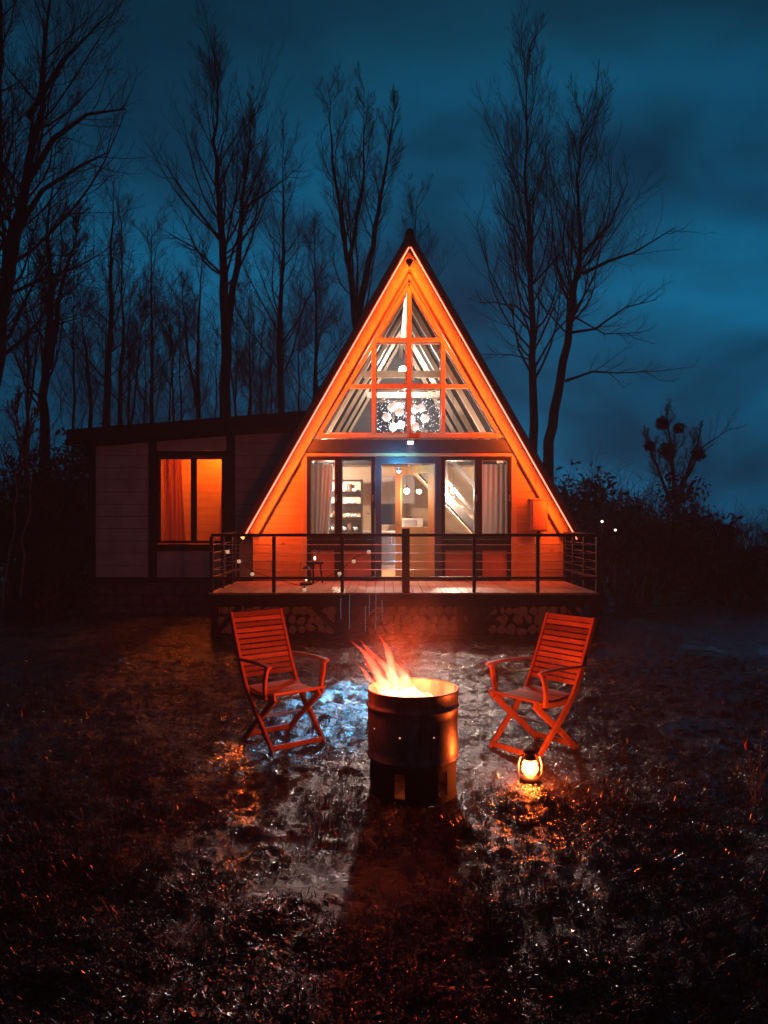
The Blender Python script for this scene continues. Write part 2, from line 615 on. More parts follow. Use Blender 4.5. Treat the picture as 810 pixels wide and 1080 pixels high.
def axis_pts(dense0, dense1, step, lo, hi, grow=1.13):
    a = list(np.arange(dense0, dense1 + 1e-6, step))
    s, v = step, a[-1]
    while v < hi:
        s *= grow
        v += s
        a.append(v)
    s, v = step, a[0]
    pre = []
    while v > lo:
        s *= grow
        v -= s
        pre.append(v)
    return np.array(pre[::-1] + a)


def fast_mesh(name, verts, faces_flat, corners, material, smooth=True):
    me = bpy.data.meshes.new(name)
    nf = len(faces_flat) // corners
    me.vertices.add(len(verts))
    me.vertices.foreach_set('co', np.asarray(verts, np.float32).ravel())
    me.loops.add(len(faces_flat))
    me.loops.foreach_set('vertex_index', np.asarray(faces_flat, np.int32))
    me.polygons.add(nf)
    me.polygons.foreach_set('loop_start', np.arange(nf, dtype=np.int32) * corners)
    me.polygons.foreach_set('use_smooth', [smooth] * nf)
    me.materials.append(material)
    me.update(calc_edges=True)
    me.validate()
    o = bpy.data.objects.new(name, me)
    COL.objects.link(o)
    return o


xs = axis_pts(-3.6, 3.6, 0.018, -400, 400)
ys = axis_pts(1.9, 9.5, 0.018, -60, 500)
gx, gy = np.meshgrid(xs, ys)
gzv = gheight(gx, gy)
V = np.stack([gx, gy, gzv], -1).reshape(-1, 3)
nx, ny = len(xs), len(ys)
i, j = np.meshgrid(np.arange(nx - 1), np.arange(ny - 1))
b = (j * nx + i).ravel()
quads = np.stack([b, b + 1, b + nx + 1, b + nx], -1).ravel()
ground = fast_mesh('ground', V, quads, 4, M['ground'])
tag(ground, 'dark wet trampled grassy ground in front of the cabin', 'ground', kind='structure')

# matted wet grass
def blades(n, seed, name, material, label, cat, lmin, lmax, wid, flat):
    r = np.random.RandomState(seed)
    u = r.rand(n)
    y = 2.0 * (11.0 / 2.0) ** u                         # denser towards the near side
    x = (r.rand(n) * 2 - 1) * (0.62 * y + 0.4)
    keep = (vnoise(x * 1.3 + 5, y * 1.3 + 8) * 0.6 + vnoise(x * 5 + 2, y * 5 + 1) * 0.5) > r.rand(n) * 0.62 + 0.18
    keep &= ((x - 0.19) ** 2 + (y - 4.9) ** 2) > 0.30 ** 2
    x, y = x[keep], y[keep]
    n = len(x)
    z = gheight(x, y)
    ang = r.rand(n) * 2 * np.pi
    L = lmin + (lmax - lmin) * r.rand(n) ** 1.5
    el = np.radians(flat[0] + (flat[1] - flat[0]) * r.rand(n) ** 1.6)
    d = np.stack([np.cos(ang) * np.cos(el), np.sin(ang) * np.cos(el), np.sin(el)], -1)
    side = np.stack([-np.sin(ang), np.cos(ang), (r.rand(n) - 0.5) * 0.9], -1) * (wid * (0.6 + 0.8 * r.rand(n)))[:, None]
    p0 = np.stack([x, y, z - 0.004], -1)
    pm = p0 + d * (L * 0.55)[:, None]
    d2 = d.copy()
    d2[:, 2] -= 0.45 + 0.3 * r.rand(n)
    tip = pm + d2 * (L * 0.45)[:, None]
    tip[:, 2] = np.maximum(tip[:, 2], z - 0.01)
    vs = np.stack([p0 - side, p0 + side, pm + side * 0.8, pm - side * 0.8, tip], 1).reshape(-1, 3)
    k = np.arange(n) * 5
    tri = np.stack([k, k + 1, k + 2, k, k + 2, k + 3, k + 3, k + 2, k + 4], -1).ravel()
    o = fast_mesh(name, vs, tri, 3, material, False)
    return tag(o, label, cat, kind='stuff')


blades(420000, 3, 'grass', M['grass'], 'short wet matted grass covering the yard before the cabin', 'grass', 0.02, 0.075, 0.0021, (5, 65))
blades(26000, 5, 'leaf_litter', M['litter'], 'wet fallen leaves and debris strewn over the yard', 'leaf litter', 0.025, 0.06, 0.012, (0, 25))

def tufts(n, per, seed):
    r = np.random.RandomState(seed)
    y = 2.1 * (9.5 / 2.1) ** r.rand(n)
    x = (r.rand(n) * 2 - 1) * (0.60 * y + 0.3)
    k = (vnoise(x * 1.1 + 15, y * 1.1 + 28) > 0.42) & (((x - 0.19) ** 2 + (y - 4.9) ** 2) > 0.36 ** 2) & (((x - LAN[0]) ** 2 + (y - LAN[1]) ** 2) > 0.2 ** 2)
    x, y = x[k], y[k]
    n = len(x)
    size = 0.6 + 0.8 * r.rand(n)
    X = np.repeat(x, per) + r.randn(n * per) * 0.018
    Y = np.repeat(y, per) + r.randn(n * per) * 0.018
    Sz = np.repeat(size, per)
    m = len(X)
    z = gheight(X, Y)
    ang = r.rand(m) * 2 * np.pi
    el = np.radians(25 + 55 * r.rand(m))
    L = (0.03 + 0.06 * r.rand(m)) * Sz
    d = np.stack([np.cos(ang) * np.cos(el), np.sin(ang) * np.cos(el), np.sin(el)], -1)
    sd = np.stack([-np.sin(ang), np.cos(ang), 0 * ang], -1) * 0.0019
    p0 = np.stack([X, Y, z - 0.006], -1)
    pm = p0 + d * (L * 0.6)[:, None]
    d2 = d.copy()
    d2[:, 2] -= 0.5 * r.rand(m) + 0.25
    tip = pm + d2 * (L * 0.5)[:, None]
    vs = np.stack([p0 - sd, p0 + sd, pm + sd * 0.8, pm - sd * 0.8, tip], 1).reshape(-1, 3)
    q = np.arange(m) * 5
    tri = np.stack([q, q + 1, q + 2, q, q + 2, q + 3, q + 3, q + 2, q + 4], -1).ravel()
    o = fast_mesh('grass_tufts', vs, tri, 3, M['grass'], False)
    return tag(o, 'ragged tufts of wet grass standing out of the matted yard', 'grass', kind='stuff')


LAN = ((559 - 405) * 5.05 / F, 5.05)
tufts(7000, 16, 17)

# ------------------------------------------------------------------ A-frame cabin (local origin: middle of the facade, z absolute)
HX, HY = 0.45, 13.8
DZ = 0.656
S = 1.757                         # slope
APEX = 6.55
house = thing('a_frame_cabin', 'steep A-frame timber cabin with glowing gable glazing, facing the fire', 'cabin', (HX, HY, 0))
YF, YB = -0.42, 7.2               # roof from front overhang to rear


def zin(x):
    return APEX - S * abs(x)


def px(p):
    return (p - 432) / 58.8


def pz(p):
    return CAMZ - (p - HOR) / 58.8


def roofline(x_in, x_out, z_of, t):
    return None


# roof slabs
XT = 2.92
nrm = Vector((S, 0, 1)).normalized()
for sx in (-1, 1):
    t = 0.13
    o_ = nrm * t
    poly = [(0, APEX), (sx * XT, zin(XT)), (sx * (XT + o_.x), zin(XT) + o_.z), (0, APEX + 0.13 / math.cos(math.atan(S)))]
    MB().prism(poly, YF + 0.03, YB).build('roof_panel', M['roof'], house)
    poly = [(0.004 * sx, APEX + 0.005), (sx * XT, zin(XT) + 0.004), (sx * (XT + o_.x * 0.9), zin(XT) + o_.z * 0.9), (0.004 * sx, APEX + 0.24)]
    MB().prism(poly, YF, YF + 0.027).build('barge_board', M['barge'], house, bevel=0.003)
    # light strip under the roof edge
    e = nrm * -0.018
    MB().tube([(sx * 0.03 + sx * e.x, YF - 0.012, APEX - 0.053 + e.z), (sx * XT + sx * e.x, YF - 0.012, zin(XT) + e.z)], 0.011, 6).build('light_strip', M['led'], house)
    # soffit rafter set just behind the edge, pine
    q0, q1 = Vector((sx * 0.06, 0, zin(0.06))), Vector((sx * 2.86, 0, zin(2.86)))
    off = Vector((-sx * nrm.x, 0, -nrm.z)) * 0.085
    MB().beam(q0 + off + Vector((0, -0.09, 0)), q1 + off + Vector((0, -0.09, 0)), 0.09, 0.16, up=(sx * nrm.x, 0, nrm.z)).build('fly_rafter', M['pine_z'], house, bevel=0.006)
    # one-sided wash of the strip: it faces the gable
    ma, mbb = Vector((sx * 0.10, 0, zin(0.10))), Vector((sx * 2.86, 0, zin(2.86)))
    n_in = Vector((-sx * nrm.x, 0, -nrm.z))
    mid = (ma + mbb) / 2 + n_in * 0.07 + Vector((0, YF + 0.01, 0))
    la = light('strip_wash', 'AREA', mid, 150, (1.0, 0.098, 0.007), house, shape='RECTANGLE', size=(mbb - ma).length, size_y=0.03)
    zax = -(Vector((0, 0.36, 0)) + n_in * 0.93).normalized()
    xax = (mbb - ma).normalized()
    la.matrix_local = Matrix.Translation(mid) @ Matrix((xax, zax.cross(xax), zax)).transposed().to_4x4()
    # soffit lining
    mb = MB()
    for k in range(16):
        a0, a1 = 0.12 + k * 0.172, 0.12 + k * 0.172 + 0.165
        n0 = Vector((-sx * nrm.x, 0, -nrm.z)) * 0.012
        mb.beam(Vector((sx * a0, 0, zin(a0))) + n0 + Vector((0, YF / 2 + 0.08, 0)), Vector((sx * a1, 0, zin(a1))) + n0 + Vector((0, YF / 2 + 0.08, 0)), abs(YF) - 0.22, 0.018, up=(sx * nrm.x, 0, nrm.z))
    mb.build('soffit', M['pine_y'], house)
MB().tube([(0, YF - 0.01, APEX + 0.20), (0, YB, APEX + 0.20)], 0.075, 8).build('ridge_cap', M['roof'], house, smooth=True)
# apex plate behind the strip
MB().prism([(0, APEX - 0.02), (-0.20, APEX - 0.37), (0.20, APEX - 0.37)], -0.10, -0.075).build('apex_plate', M['pine'], house)

# gable frame boards (broad orange boards inside the roof edge) in the facade plane
GB0, GBA = pz(458), pz(300)       # glass base and apex
GX = 1.61
gs = (GBA - GB0) / GX
for sx in (-1, 1):
    base = pz(463)
    bx_o = (APEX - base) / S - 0.015
    bx_i = (GBA + 0.10 - base) / gs * 0.995
    poly = [(0, APEX - 0.03), (sx * bx_o, base), (sx * bx_i, base), (0, GBA + 0.10)]
    MB().prism(poly, -0.035, 0.05).build('gable_board', M['pine_z'], house)
# horizontal transom beam
MB().bb(px(322), px(543), -0.075, 0.09, pz(477.5), pz(463.5)).build('transom_beam', M['frame_grey'], house, bevel=0.01)
MB().bb(px(318), px(546), -0.05, 0.06, pz(481.5), pz(477.8)).build('transom_trim', M['pine'], house, bevel=0.004)

# gable window: frame, mullions, glass
gw = MB()
W = 0.07
y0, y1 = -0.055, 0.045
gf = MB()
for sx in (-1, 1):
    gf.beam((sx * GX, -0.005, GB0), (0, -0.005, GBA), 0.10, W, up=(sx * gs, 0, 1))
gf.bb(-GX - 0.05, GX + 0.05, y0, y1, GB0 - 0.075, GB0 + 0.01)
gwin = gf.build('gable_window', M['pine_z'], house, bevel=0.005)
mu = MB()
mu.bb(-0.04, 0.04, y0 + 0.004, y1 - 0.004, GB0, GBA - 0.04)
for z_ in (pz(408), pz(359)):
    hw = (GBA - z_) / gs - 0.02
    mu.bb(-hw, -0.0405, y0 + 0.006, y1 - 0.006, z_ - 0.036, z_ + 0.036)
    mu.bb(0.0405, hw, y0 + 0.006, y1 - 0.006, z_ - 0.036, z_ + 0.036)
for x_ in (-0.635, 0.61):
    for za, zb in ((GB0 + 0.01, pz(408) - 0.037), (pz(408) + 0.037, pz(359) - 0.037)):
        mu.bb(x_ - 0.036, x_ + 0.036, y0 + 0.003, y1 - 0.007, za, zb)
mu.build('mullion', M['pine_z'], gwin)
MB().prism([(-GX + 0.02, GB0), (GX - 0.02, GB0), (0, GBA - 0.03)], 0.0, 0.006).build('pane', M['glass'], gwin)
# white inner beads that catch the room light
bd = MB()
rows = [(GB0 + 0.02, pz(408) - 0.045), (pz(408) + 0.045, pz(359) - 0.045)]
for za, zb in rows:
    for xa, xb in ((-0.595, -0.05), (0.05, 0.57)):
        bd.bb(xa, xa + 0.016, 0.008, 0.044, za, zb)
        bd.bb(xb - 0.016, xb, 0.008, 0.044, za, zb)
        bd.bb(xa + 0.017, xb - 0.017, 0.008, 0.044, za, za + 0.016)
        bd.bb(xa + 0.017, xb - 0.017, 0.008, 0.044, zb - 0.016, zb)
for sx in (-1, 1):
    bd.beam((sx * (GX - 0.075), 0.026, GB0 + 0.02), (sx * 0.06, 0.026, GBA - 0.19), 0.034, 0.016, up=(sx * gs, 0, 1))
bd.bb(-1.5, -0.68, 0.008, 0.044, GB0 + 0.02, GB0 + 0.036)
bd.bb(0.655, 1.5, 0.008, 0.044, GB0 + 0.02, GB0 + 0.036)
bd.build('glazing_bead', M['pale'], gwin)

# lower walls left and right of the windows: horizontal boards cut along the slope
WE = 2.80
for sx in (-1, 1):
    mb = MB()
    z = DZ + 0.01
    k = 0
    rr = random.Random(5 + sx)
    while z < 2.92:
        h = 0.145
        za, zb = z, min(z + h - 0.006, 2.93)
        xi = 1.93
        def lim(zz):
            return min(WE, (APEX - zz) / S - 0.035)
        xa, xb = lim(za), lim(zb)
        if xb > xi + 0.01:
            dy = rr.uniform(0, 0.004)
            mb.prism([(sx * xi, za), (sx * xa, za), (sx * xb, zb), (sx * xi, zb)], -0.012 - dy, 0.03)
        z += h
    mb.build('wall_cladding', M['pine'], house)
    # backing sheet
    mb = MB()
    mb.prism([(sx * 1.93, DZ), (sx * WE, DZ), (sx * WE, zin(WE) - 0.05), (sx * 2.03, zin(2.03) - 0.07), (sx * 1.93, 2.93)], 0.034, 0.06)
    mb.build('wall_backing', M['dark'], house)
    MB().bb(sx * 1.83, sx * 1.925, -0.06, 0.08, DZ, pz(478)).build('corner_post', M['pine_z'], house, bevel=0.005)
    # knee wall along the side
    MB().bb(sx * WE, sx * (WE - 0.06), 0.07, YB - 0.1, DZ - 0.5, zin(WE) - 0.03).build('knee_wall', M['dark'], house)

# window units of the ground floor: (x0, x1) in photo pixels at the facade
def casement(xa, xb, z0, z1, fr=0.06):
    x0, x1 = px(xa), px(xb)
    f = MB()
    f.bb(x0, x0 + fr, -0.05, 0.06, z0, z1)
    f.bb(x1 - fr, x1, -0.05, 0.06, z0, z1)
    f.bb(x0 + fr, x1 - fr, -0.048, 0.058, z0, z0 + fr)
    f.bb(x0 + fr, x1 - fr, -0.048, 0.058, z1 - fr, z1)
    w = f.build('window', M['dark'], house, bevel=0.004)
    MB().bb(x0 + fr, x1 - fr, 0.0, 0.006, z0 + fr, z1 - fr).build('pane', M['glass'], w)
    b_ = MB()
    b_.bb(x0 + fr, x0 + fr + 0.014, 0.008, 0.05, z0 + fr, z1 - fr)
    b_.bb(x1 - fr - 0.014, x1 - fr, 0.008, 0.05, z0 + fr, z1 - fr)
    b_.bb(x0 + fr + 0.015, x1 - fr - 0.015, 0.008, 0.05, z1 - fr - 0.014, z1 - fr)
    b_.build('glazing_bead', M['pale'], w)
    h_ = MB()
    h_.box(((x0 + x1) / 2 + (x1 - x0) * 0.44, -0.062, (z0 + z1) / 2), (0.02, 0.02, 0.12))
    h_.build('handle', M['wire'], w)
    return w


ZW0, ZW1 = pz(566) - 0.05, pz(481.8)
casement(324.5, 357.5, ZW0, ZW1)
casement(357.7, 396, ZW0, ZW1)
casement(466, 505, ZW0, ZW1)
casement(505.2, 539.5, ZW0, ZW1)
# infill panels under the windows with dark framing
for xa, xb in ((324.5, 357.5), (357.7, 396), (466, 505), (505.2, 539.5)):
    x0, x1 = px(xa), px(xb)
    f = MB()
    f.bb(x0, x0 + 0.07, -0.03, 0.05, DZ + 0.005, ZW0 - 0.004)
    f.bb(x1 - 0.07, x1, -0.03, 0.05, DZ + 0.005, ZW0 - 0.004)
    f.bb(x0 + 0.07, x1 - 0.07, -0.028, 0.048, ZW0 - 0.20, ZW0 - 0.004)
    f.bb(x0 + 0.07, x1 - 0.07, -0.028, 0.048, DZ + 0.005, DZ + 0.06)
    o = f.build('infill_frame', M['dark'], house)
    MB().bb(x0 + 0.071, x1 - 0.071, 0.0, 0.03, DZ + 0.06, ZW0 - 0.20).build('infill_panel', M['panel'], o)
MB().bb(px(322), px(324.3), -0.05, 0.06, DZ, ZW1).build('window_post', M['dark'], house)
MB().bb(px(539.7), px(543), -0.05, 0.06, DZ, ZW1).build('window_post', M['dark'], house)

# door frame and opened door leaf
f = MB()
ZD = pz(489)
f.bb(px(396.2), px(403), -0.06, 0.09, DZ, ZW1)
f.bb(px(459), px(465.8), -0.06, 0.09, DZ, ZW1)
f.bb(px(403), px(459), -0.058, 0.088, ZD, ZW1)
f.bb(px(403), px(459), -0.03, 0.09, DZ, DZ + 0.03)
dfr = f.build('door_frame', M['frame_grey'], house, bevel=0.005)
# leaf hinged on its right side, swung into the room
leafW = px(459) - px(403) - 0.02
hinge = (px(458.6), 0.07)
ang = R(42)
lm = Matrix.Translation((hinge[0], hinge[1], DZ + 0.035)) @ Matrix.Rotation(-ang, 4, 'Z')
def leaf_build(mb, name, material, parent, bevel=0.0):
    o = mb.build(name, material, parent, bevel=bevel)
    o.matrix_local = lm
    return o
LH = ZD - DZ - 0.045
f = MB()
sw = 0.14
f.bb(-leafW, -leafW + sw, 0, 0.045, 0, LH)
f.bb(-sw, 0, 0, 0.045, 0, LH)
f.bb(-leafW + sw, -sw, 0.001, 0.044, LH - 0.14, LH)
f.bb(-leafW + sw, -sw, 0.001, 0.044, 0.0, 0.18)
f.bb(-leafW + sw, -sw, 0.001, 0.044, 0.80, 0.93)
f.bb(-leafW + sw, -sw, 0.012, 0.034, 0.18, 0.80)
dl = f.build('door', M['door_wood'], house, bevel=0.003)
dl.matrix_local = lm
MB().bb(-leafW + sw, -sw, 0.018, 0.024, 0.93, LH - 0.14).build('pane', M['glass'], dl)
hb = MB()
hb.box((-leafW + 0.06, -0.03, 1.0), (0.02, 0.05, 0.02))
hb.box((-leafW + 0.11, -0.055, 1.0), (0.12, 0.018, 0.02))
hb.build('handle', M['wire'], dl)

# interior shell --------------------------------------------------------------
# floor
MB().bb(-2.74, 2.74, 0.1, YB - 0.05, DZ - 0.06, DZ + 0.015).build('floor', M['pine_y'], house)
# lining + rafters
for sx in (-1, 1):
    a0, a1 = 0.02, 2.72
    n0 = Vector((-sx * nrm.x, 0, -nrm.z))
    mb = MB()
    q0 = Vector((sx * a0, (0.1 + YB) / 2, zin(a0))) + n0 * 0.02
    q1 = Vector((sx * a1, (0.1 + YB) / 2, zin(a1))) + n0 * 0.02
    mb.beam(q0, q1, YB - 0.2, 0.03, up=(sx * nrm.x, 0, nrm.z))
    mb.build('roof_lining', M['lining'], house)
    y = 0.75
    while y < YB - 0.2:
        p0 = Vector((sx * 0.10, y, zin(0.10))) + n0 * 0.096
        p1 = Vector((sx * 2.62, y, zin(2.62))) + n0 * 0.096
        MB().beam(p0, p1, 0.11, 0.07 if sx < 0 else 0.10, up=(sx * nrm.x, 0, nrm.z)).build('rafter', M['pale'], house)
        y += 1.3
# collar ties
for k, y in enumerate((2.05, 4.65)):
    hw = (APEX - 4.75) / S - 0.16
    MB().bb(-hw, hw, y - 0.035, y + 0.035, 4.68, 4.82).build('collar_tie', M['pale'], house)
MB().bb(-0.05, 0.05, 0.8, YB - 0.1, APEX - 0.42, APEX - 0.28).build('ridge_beam', M['pale'], house)
# rear gable wall
mb = MB()
mb.prism([(-2.76, DZ), (2.76, DZ), (2.76, zin(2.76) - 0.02), (0.03, APEX - 0.06), (-0.03, APEX - 0.06), (-2.76, zin(2.76) - 0.02)], YB - 0.12, YB - 0.06)
mb.build('rear_wall', M['grey_board'], house)
f = MB()
f.bb(-0.75, 0.35, YB - 0.16, YB - 0.121, 3.9, 5.0)
w = f.build('rear_window', M['pale'], house)
MB().bb(-0.69, -0.23, YB - 0.166, YB - 0.161, 3.96, 4.94).build('pane', M['night_glass'], w)
MB().bb(-0.17, 0.29, YB - 0.166, YB - 0.161, 3.96, 4.94).build('pane', M['night_glass'], w)
# sleeping loft over the rear half
MB().bb(-1.85, 1.85, 2.4, YB - 0.12, 2.98, 3.14).build('loft_floor', M['pale_board'], house)
MB().bb(-1.85, 1.85, 2.30, 2.395, 2.90, 3.15).build('loft_beam', M['lining'], house)
# kitchen rear partition wall at y 4.0
KY = 3.9
MB().bb(-2.3, 2.3, KY, KY + 0.08, DZ + 0.016, 2.975).build('partition', M['pale_board'], house)
f = MB()
kx0, kx1, kz0, kz1 = -0.62, -0.02, pz(556) + 0.03, pz(529) + 0.05
f.bb(kx0 - 0.07, kx1 + 0.07, KY - 0.03, KY - 0.002, kz0 - 0.07, kz1 + 0.07)
w = f.build('kitchen_window', M['pale'], house)
MB().bb(kx0, kx1, KY - 0.037, KY - 0.031, kz0, kz1).build('pane', M['night_glass'], w)
# staircase rising to the left along the right side
st = MB()
sp0, sp1 = Vector((2.25, 1.9, DZ + 0.03)), Vector((0.05, 1.9, 3.05))
dv = (sp1 - sp0).normalized()
for dy in (0, 0.75):
    st.beam(sp0 + Vector((0, dy, 0)), sp1 + Vector((0, dy, 0)), 0.05, 0.16, up=(0, 0, 1))
stair = st.build('staircase', M['stringer'], house)
MB().beam(sp0 + Vector((0, 0.375, -0.17)), sp1 + Vector((0, 0.375, -0.17)), 0.69, 0.02).build('soffit_board', M['pale_board'], stair)
n = 12
for k in range(n):
    t = (k + 0.6) / n
    p = sp0.lerp(sp1, t)
    MB().box((p.x, p.y + 0.375, p.z + 0.03), (0.27, 0.70, 0.035)).build('tread', M['pine_y'], stair)
hr = MB()
hr.beam(sp0 + Vector((0, -0.03, 0.85)), sp1 + Vector((0, -0.03, 0.85)), 0.05, 0.10)
hr.beam(sp0 + Vector((0, -0.03, 0.18)), sp1 + Vector((0, -0.03, 0.42)), 0.04, 0.07)
for t in (0.05, 0.35, 0.65, 0.95):
    p = sp0.lerp(sp1, t)
    hr.bb(p.x - 0.025, p.x + 0.025, p.y - 0.055, p.y - 0.01, p.z, p.z + 0.85)
hr.build('handrail', M['stringer'], stair)


def world(lx, ly, lz):
    return (HX + lx, HY + ly, lz)


# kitchen furniture
FZ = DZ + 0.0155
cab = thing('kitchen_cabinet', 'low kitchen cabinet with pale worktop and blue-grey front, seen through the open door', 'cabinet', world(-0.15, 3.55, FZ))
mb = MB()
mb.bb(-1.2, 0.55, -0.25, 0.33, 0.0, 0.80)
mb.build('carcass', M['cab_grey'], cab, bevel=0.004)
MB().bb(-1.22, 0.57, -0.28, 0.335, 0.802, 0.84).build('worktop', M['worktop'], cab, bevel=0.004)
for k in range(3):
    d_ = MB().bb(-1.18 + k * 0.58, -0.64 + k * 0.58, -0.272, -0.252, 0.10, 0.78).build('door', M['bluegrey'] if k == 1 else M['cab_grey'], cab, bevel=0.003)
    MB().bb(-0.72 + k * 0.58, -0.70 + k * 0.58, -0.295, -0.273, 0.55, 0.70).build('handle', M['wire'], d_)
wc = thing('wall_cupboard', 'grey wall cupboard hanging above the kitchen worktop', 'cupboard', world(-0.3, 3.72, 2.12))
MB().bb(-0.40, 0.55, -0.17, 0.175, 0.0, 0.62).build('carcass', M['cab_grey'], wc, bevel=0.004)
for k in range(2):
    d_ = MB().bb(-0.39 + k * 0.475, 0.065 + k * 0.475, -0.19, -0.172, 0.01, 0.61).build('door', M['cab_grey'], wc, bevel=0.003)
    MB().bb(0.02 + k * 0.06, 0.035 + k * 0.06, -0.21, -0.191, 0.05, 0.15).build('handle', M['wire'], d_)
# oven / small appliance on the worktop, right part seen through door glass
ov = thing('microwave_oven', 'white microwave oven with dark window, on the worktop behind the door glass', 'oven', world(0.18, 3.5, FZ + 0.8405))
MB().bb(-0.24, 0.24, -0.2, 0.2, 0, 0.28).build('body', M['ceramic'], ov, bevel=0.01)
MB().bb(-0.20, 0.10, -0.212, -0.2005, 0.04, 0.24).build('door', M['cab_grey'], ov, bevel=0.003)
# open shelf rack with crockery
sh = thing('shelf_rack', 'tall open kitchen shelf rack filled with crockery, behind the window beside the curtain', 'shelves', world(-1.35, 2.75, FZ))
for x_ in (-0.42, 0.42):
    MB().bb(x_ - 0.02, x_ + 0.02, -0.15, 0.15, 0, 1.95).build('side_panel', M['lining'], sh)
MB().bb(-0.399, 0.399, 0.13, 0.148, 0, 1.95).build('back_panel', M['pale_board'], sh)
SHZ = [0.06, 0.48, 0.84, 1.13, 1.42, 1.68, 1.93]
for z_ in SHZ:
    MB().bb(-0.399, 0.399, -0.148, 0.129, z_ - 0.012, z_ + 0.012).build('shelf', M['lining'], sh)
rr = random.Random(11)
jar_m = None
for si, z_ in enumerate(SHZ[1:6]):
    x_ = -0.33
    k = 0
    while x_ < 0.34:
        kind = rr.choice(['cup', 'jar', 'plate', 'cup'])
        nm = {'cup': 'cup', 'jar': 'jar', 'plate': 'bowl'}[kind]
        mb = MB()
        if kind == 'cup':
            mb.lathe([(0.001, 0), (0.03, 0), (0.038, 0.08), (0.034, 0.08), (0.027, 0.006), (0.001, 0.006)], 12)
            mb.tube([(0.036, 0, 0.065), (0.058, 0, 0.055), (0.058, 0, 0.03), (0.034, 0, 0.02)], 0.005, 5)
            step = 0.12
        elif kind == 'jar':
            mb.lathe([(0.001, 0), (0.045, 0), (0.05, 0.02), (0.05, 0.12), (0.035, 0.145), (0.04, 0.15), (0.04, 0.165), (0.001, 0.17)], 12)
            step = 0.125
        else:
            mb.lathe([(0.001, 0), (0.035, 0), (0.075, 0.06), (0.07, 0.06), (0.032, 0.008), (0.001, 0.008)], 12)
            step = 0.165
        o = mb.build(nm, M['jar'] if kind == 'jar' else M['ceramic'], None, smooth=True)
        o.location = world(-1.35 + x_, 2.72 + rr.uniform(-0.03, 0.03), FZ + z_ + 0.0125)
        tag(o, {'cup': 'small white cup with handle standing on the open kitchen shelf rack', 'jar': 'brown lidded stoneware jar standing on the open kitchen shelf rack',
                'plate': 'small white bowl standing on the open kitchen shelf rack'}[kind], nm,
            {'cup': 'white cups on the kitchen shelf rack', 'jar': 'brown jars on the kitchen shelf rack', 'plate': 'white bowls on the kitchen shelf rack'}[kind])
        x_ += step
        k += 1


# curtains
def curtain_mesh(x0, x1, z0, z1, gather, seed, amp=0.03, folds=7, side=-1):
    """hanging cloth with folds; gather narrows it towards the floor"""
    r = random.Random(seed)
    nu, nv = 60, 14
    vs, fs = [], []
    ph = r.random() * 6
    for layer in (0, 1):
        for v in range(nv + 1):
            t = v / nv
            z = z1 + (z0 - z1) * t
            g = 1 - gather * (t ** 1.6)
            for u in range(nu + 1):
                s_ = u / nu
                w_ = (x1 - x0) * g
                x = x0 + w_ * s_ if side < 0 else x1 - w_ * (1 - s_)
                y = amp * math.sin(s_ * folds * 2 * math.pi + ph + 0.6 * math.sin(t * 2 + s_ * 4)) * (0.6 + 0.4 * math.sin(s_ * 5 + ph)) + 0.012 * math.sin(s_ * 31 + t * 3)
                vs.append((x, y + layer * 0.004, z))
    n1 = (nu + 1) * (nv + 1)
    for v in range(nv):
        for u in range(nu):
            a = v * (nu + 1) + u
            fs.append((a, a + 1, a + nu + 2, a + nu + 1))
            a += n1
            fs.append((a, a + nu + 1, a + nu + 2, a + 1))
    mb = MB()
    mb._add(vs, fs)
    return mb


def curtain(label, cat, loc, x0, x1, z0, z1, gather, seed, material, side, folds=6):
    t = thing('curtain', label, cat, loc)
    curtain_mesh(x0, x1, z0, z1, gather, seed, 0.03, folds, side).build('cloth', material, t, smooth=True)
    MB().tube([(x0 - 0.06, 0, z1 + 0.012), (x1 + 0.06, 0, z1 + 0.012)], 0.011, 6).build('curtain_rod', M['black'], t)
    return t


curtain('grey curtain swept aside at the window by the open shelf rack', 'curtain', world(0, 0.17, 0), px(329), px(351), DZ + 0.05, 2.76, 0.45, 4, M['curtain'], -1, 4)
curtain('grey curtain hanging straight at the window beside the staircase', 'curtain', world(0, 0.17, 0), px(508), px(537), DZ + 0.05, 2.76, 0.0, 9, M['curtain'], 1, 6)

# chandelier with globes
ch = thing('chandelier', 'chandelier of glowing white globes behind the centre of the gable glazing', 'chandelier', world(0, 1.35, 3.55))
MB().tube([(0, 0, 0.35), (0, 0, 1.28)], 0.01, 6).build('rod', M['black'], ch)
MB().lathe([(0.001, 0.30), (0.05, 0.30), (0.05, 0.38), (0.001, 0.40)], 12).build('hub', M['black'], ch)
rr = random.Random(3)
for k, (gx_, gzz, gy_) in enumerate(((-0.30, 0.42, 0.0), (-0.40, 0.21, -0.1), (-0.16, 0.30, -0.2), (-0.27, 0.04, 0.1), (-0.12, 0.10, 0.2), (0.16, 0.40, 0.1), (0.36, 0.20, 0.0), (0.15, 0.03, -0.1), (0.30, 0.45, 0.28), (0.10, 0.22, 0.3))):
    a = MB().tube([(0, 0, 0.34), (gx_ * 0.5, gy_ * 0.5, gzz * 0.6 + 0.17), (gx_, gy_, gzz)], 0.006, 5).build('arm', M['black'], ch)
    MB().ball((gx_, gy_, gzz), 0.085, 14, 10).build('globe', M['globe'], a, smooth=True)
light('chandelier_light', 'POINT', (0, 0, 0.22), 95, (1.0, 0.86, 0.78), ch, shadow_soft_size=0.05)
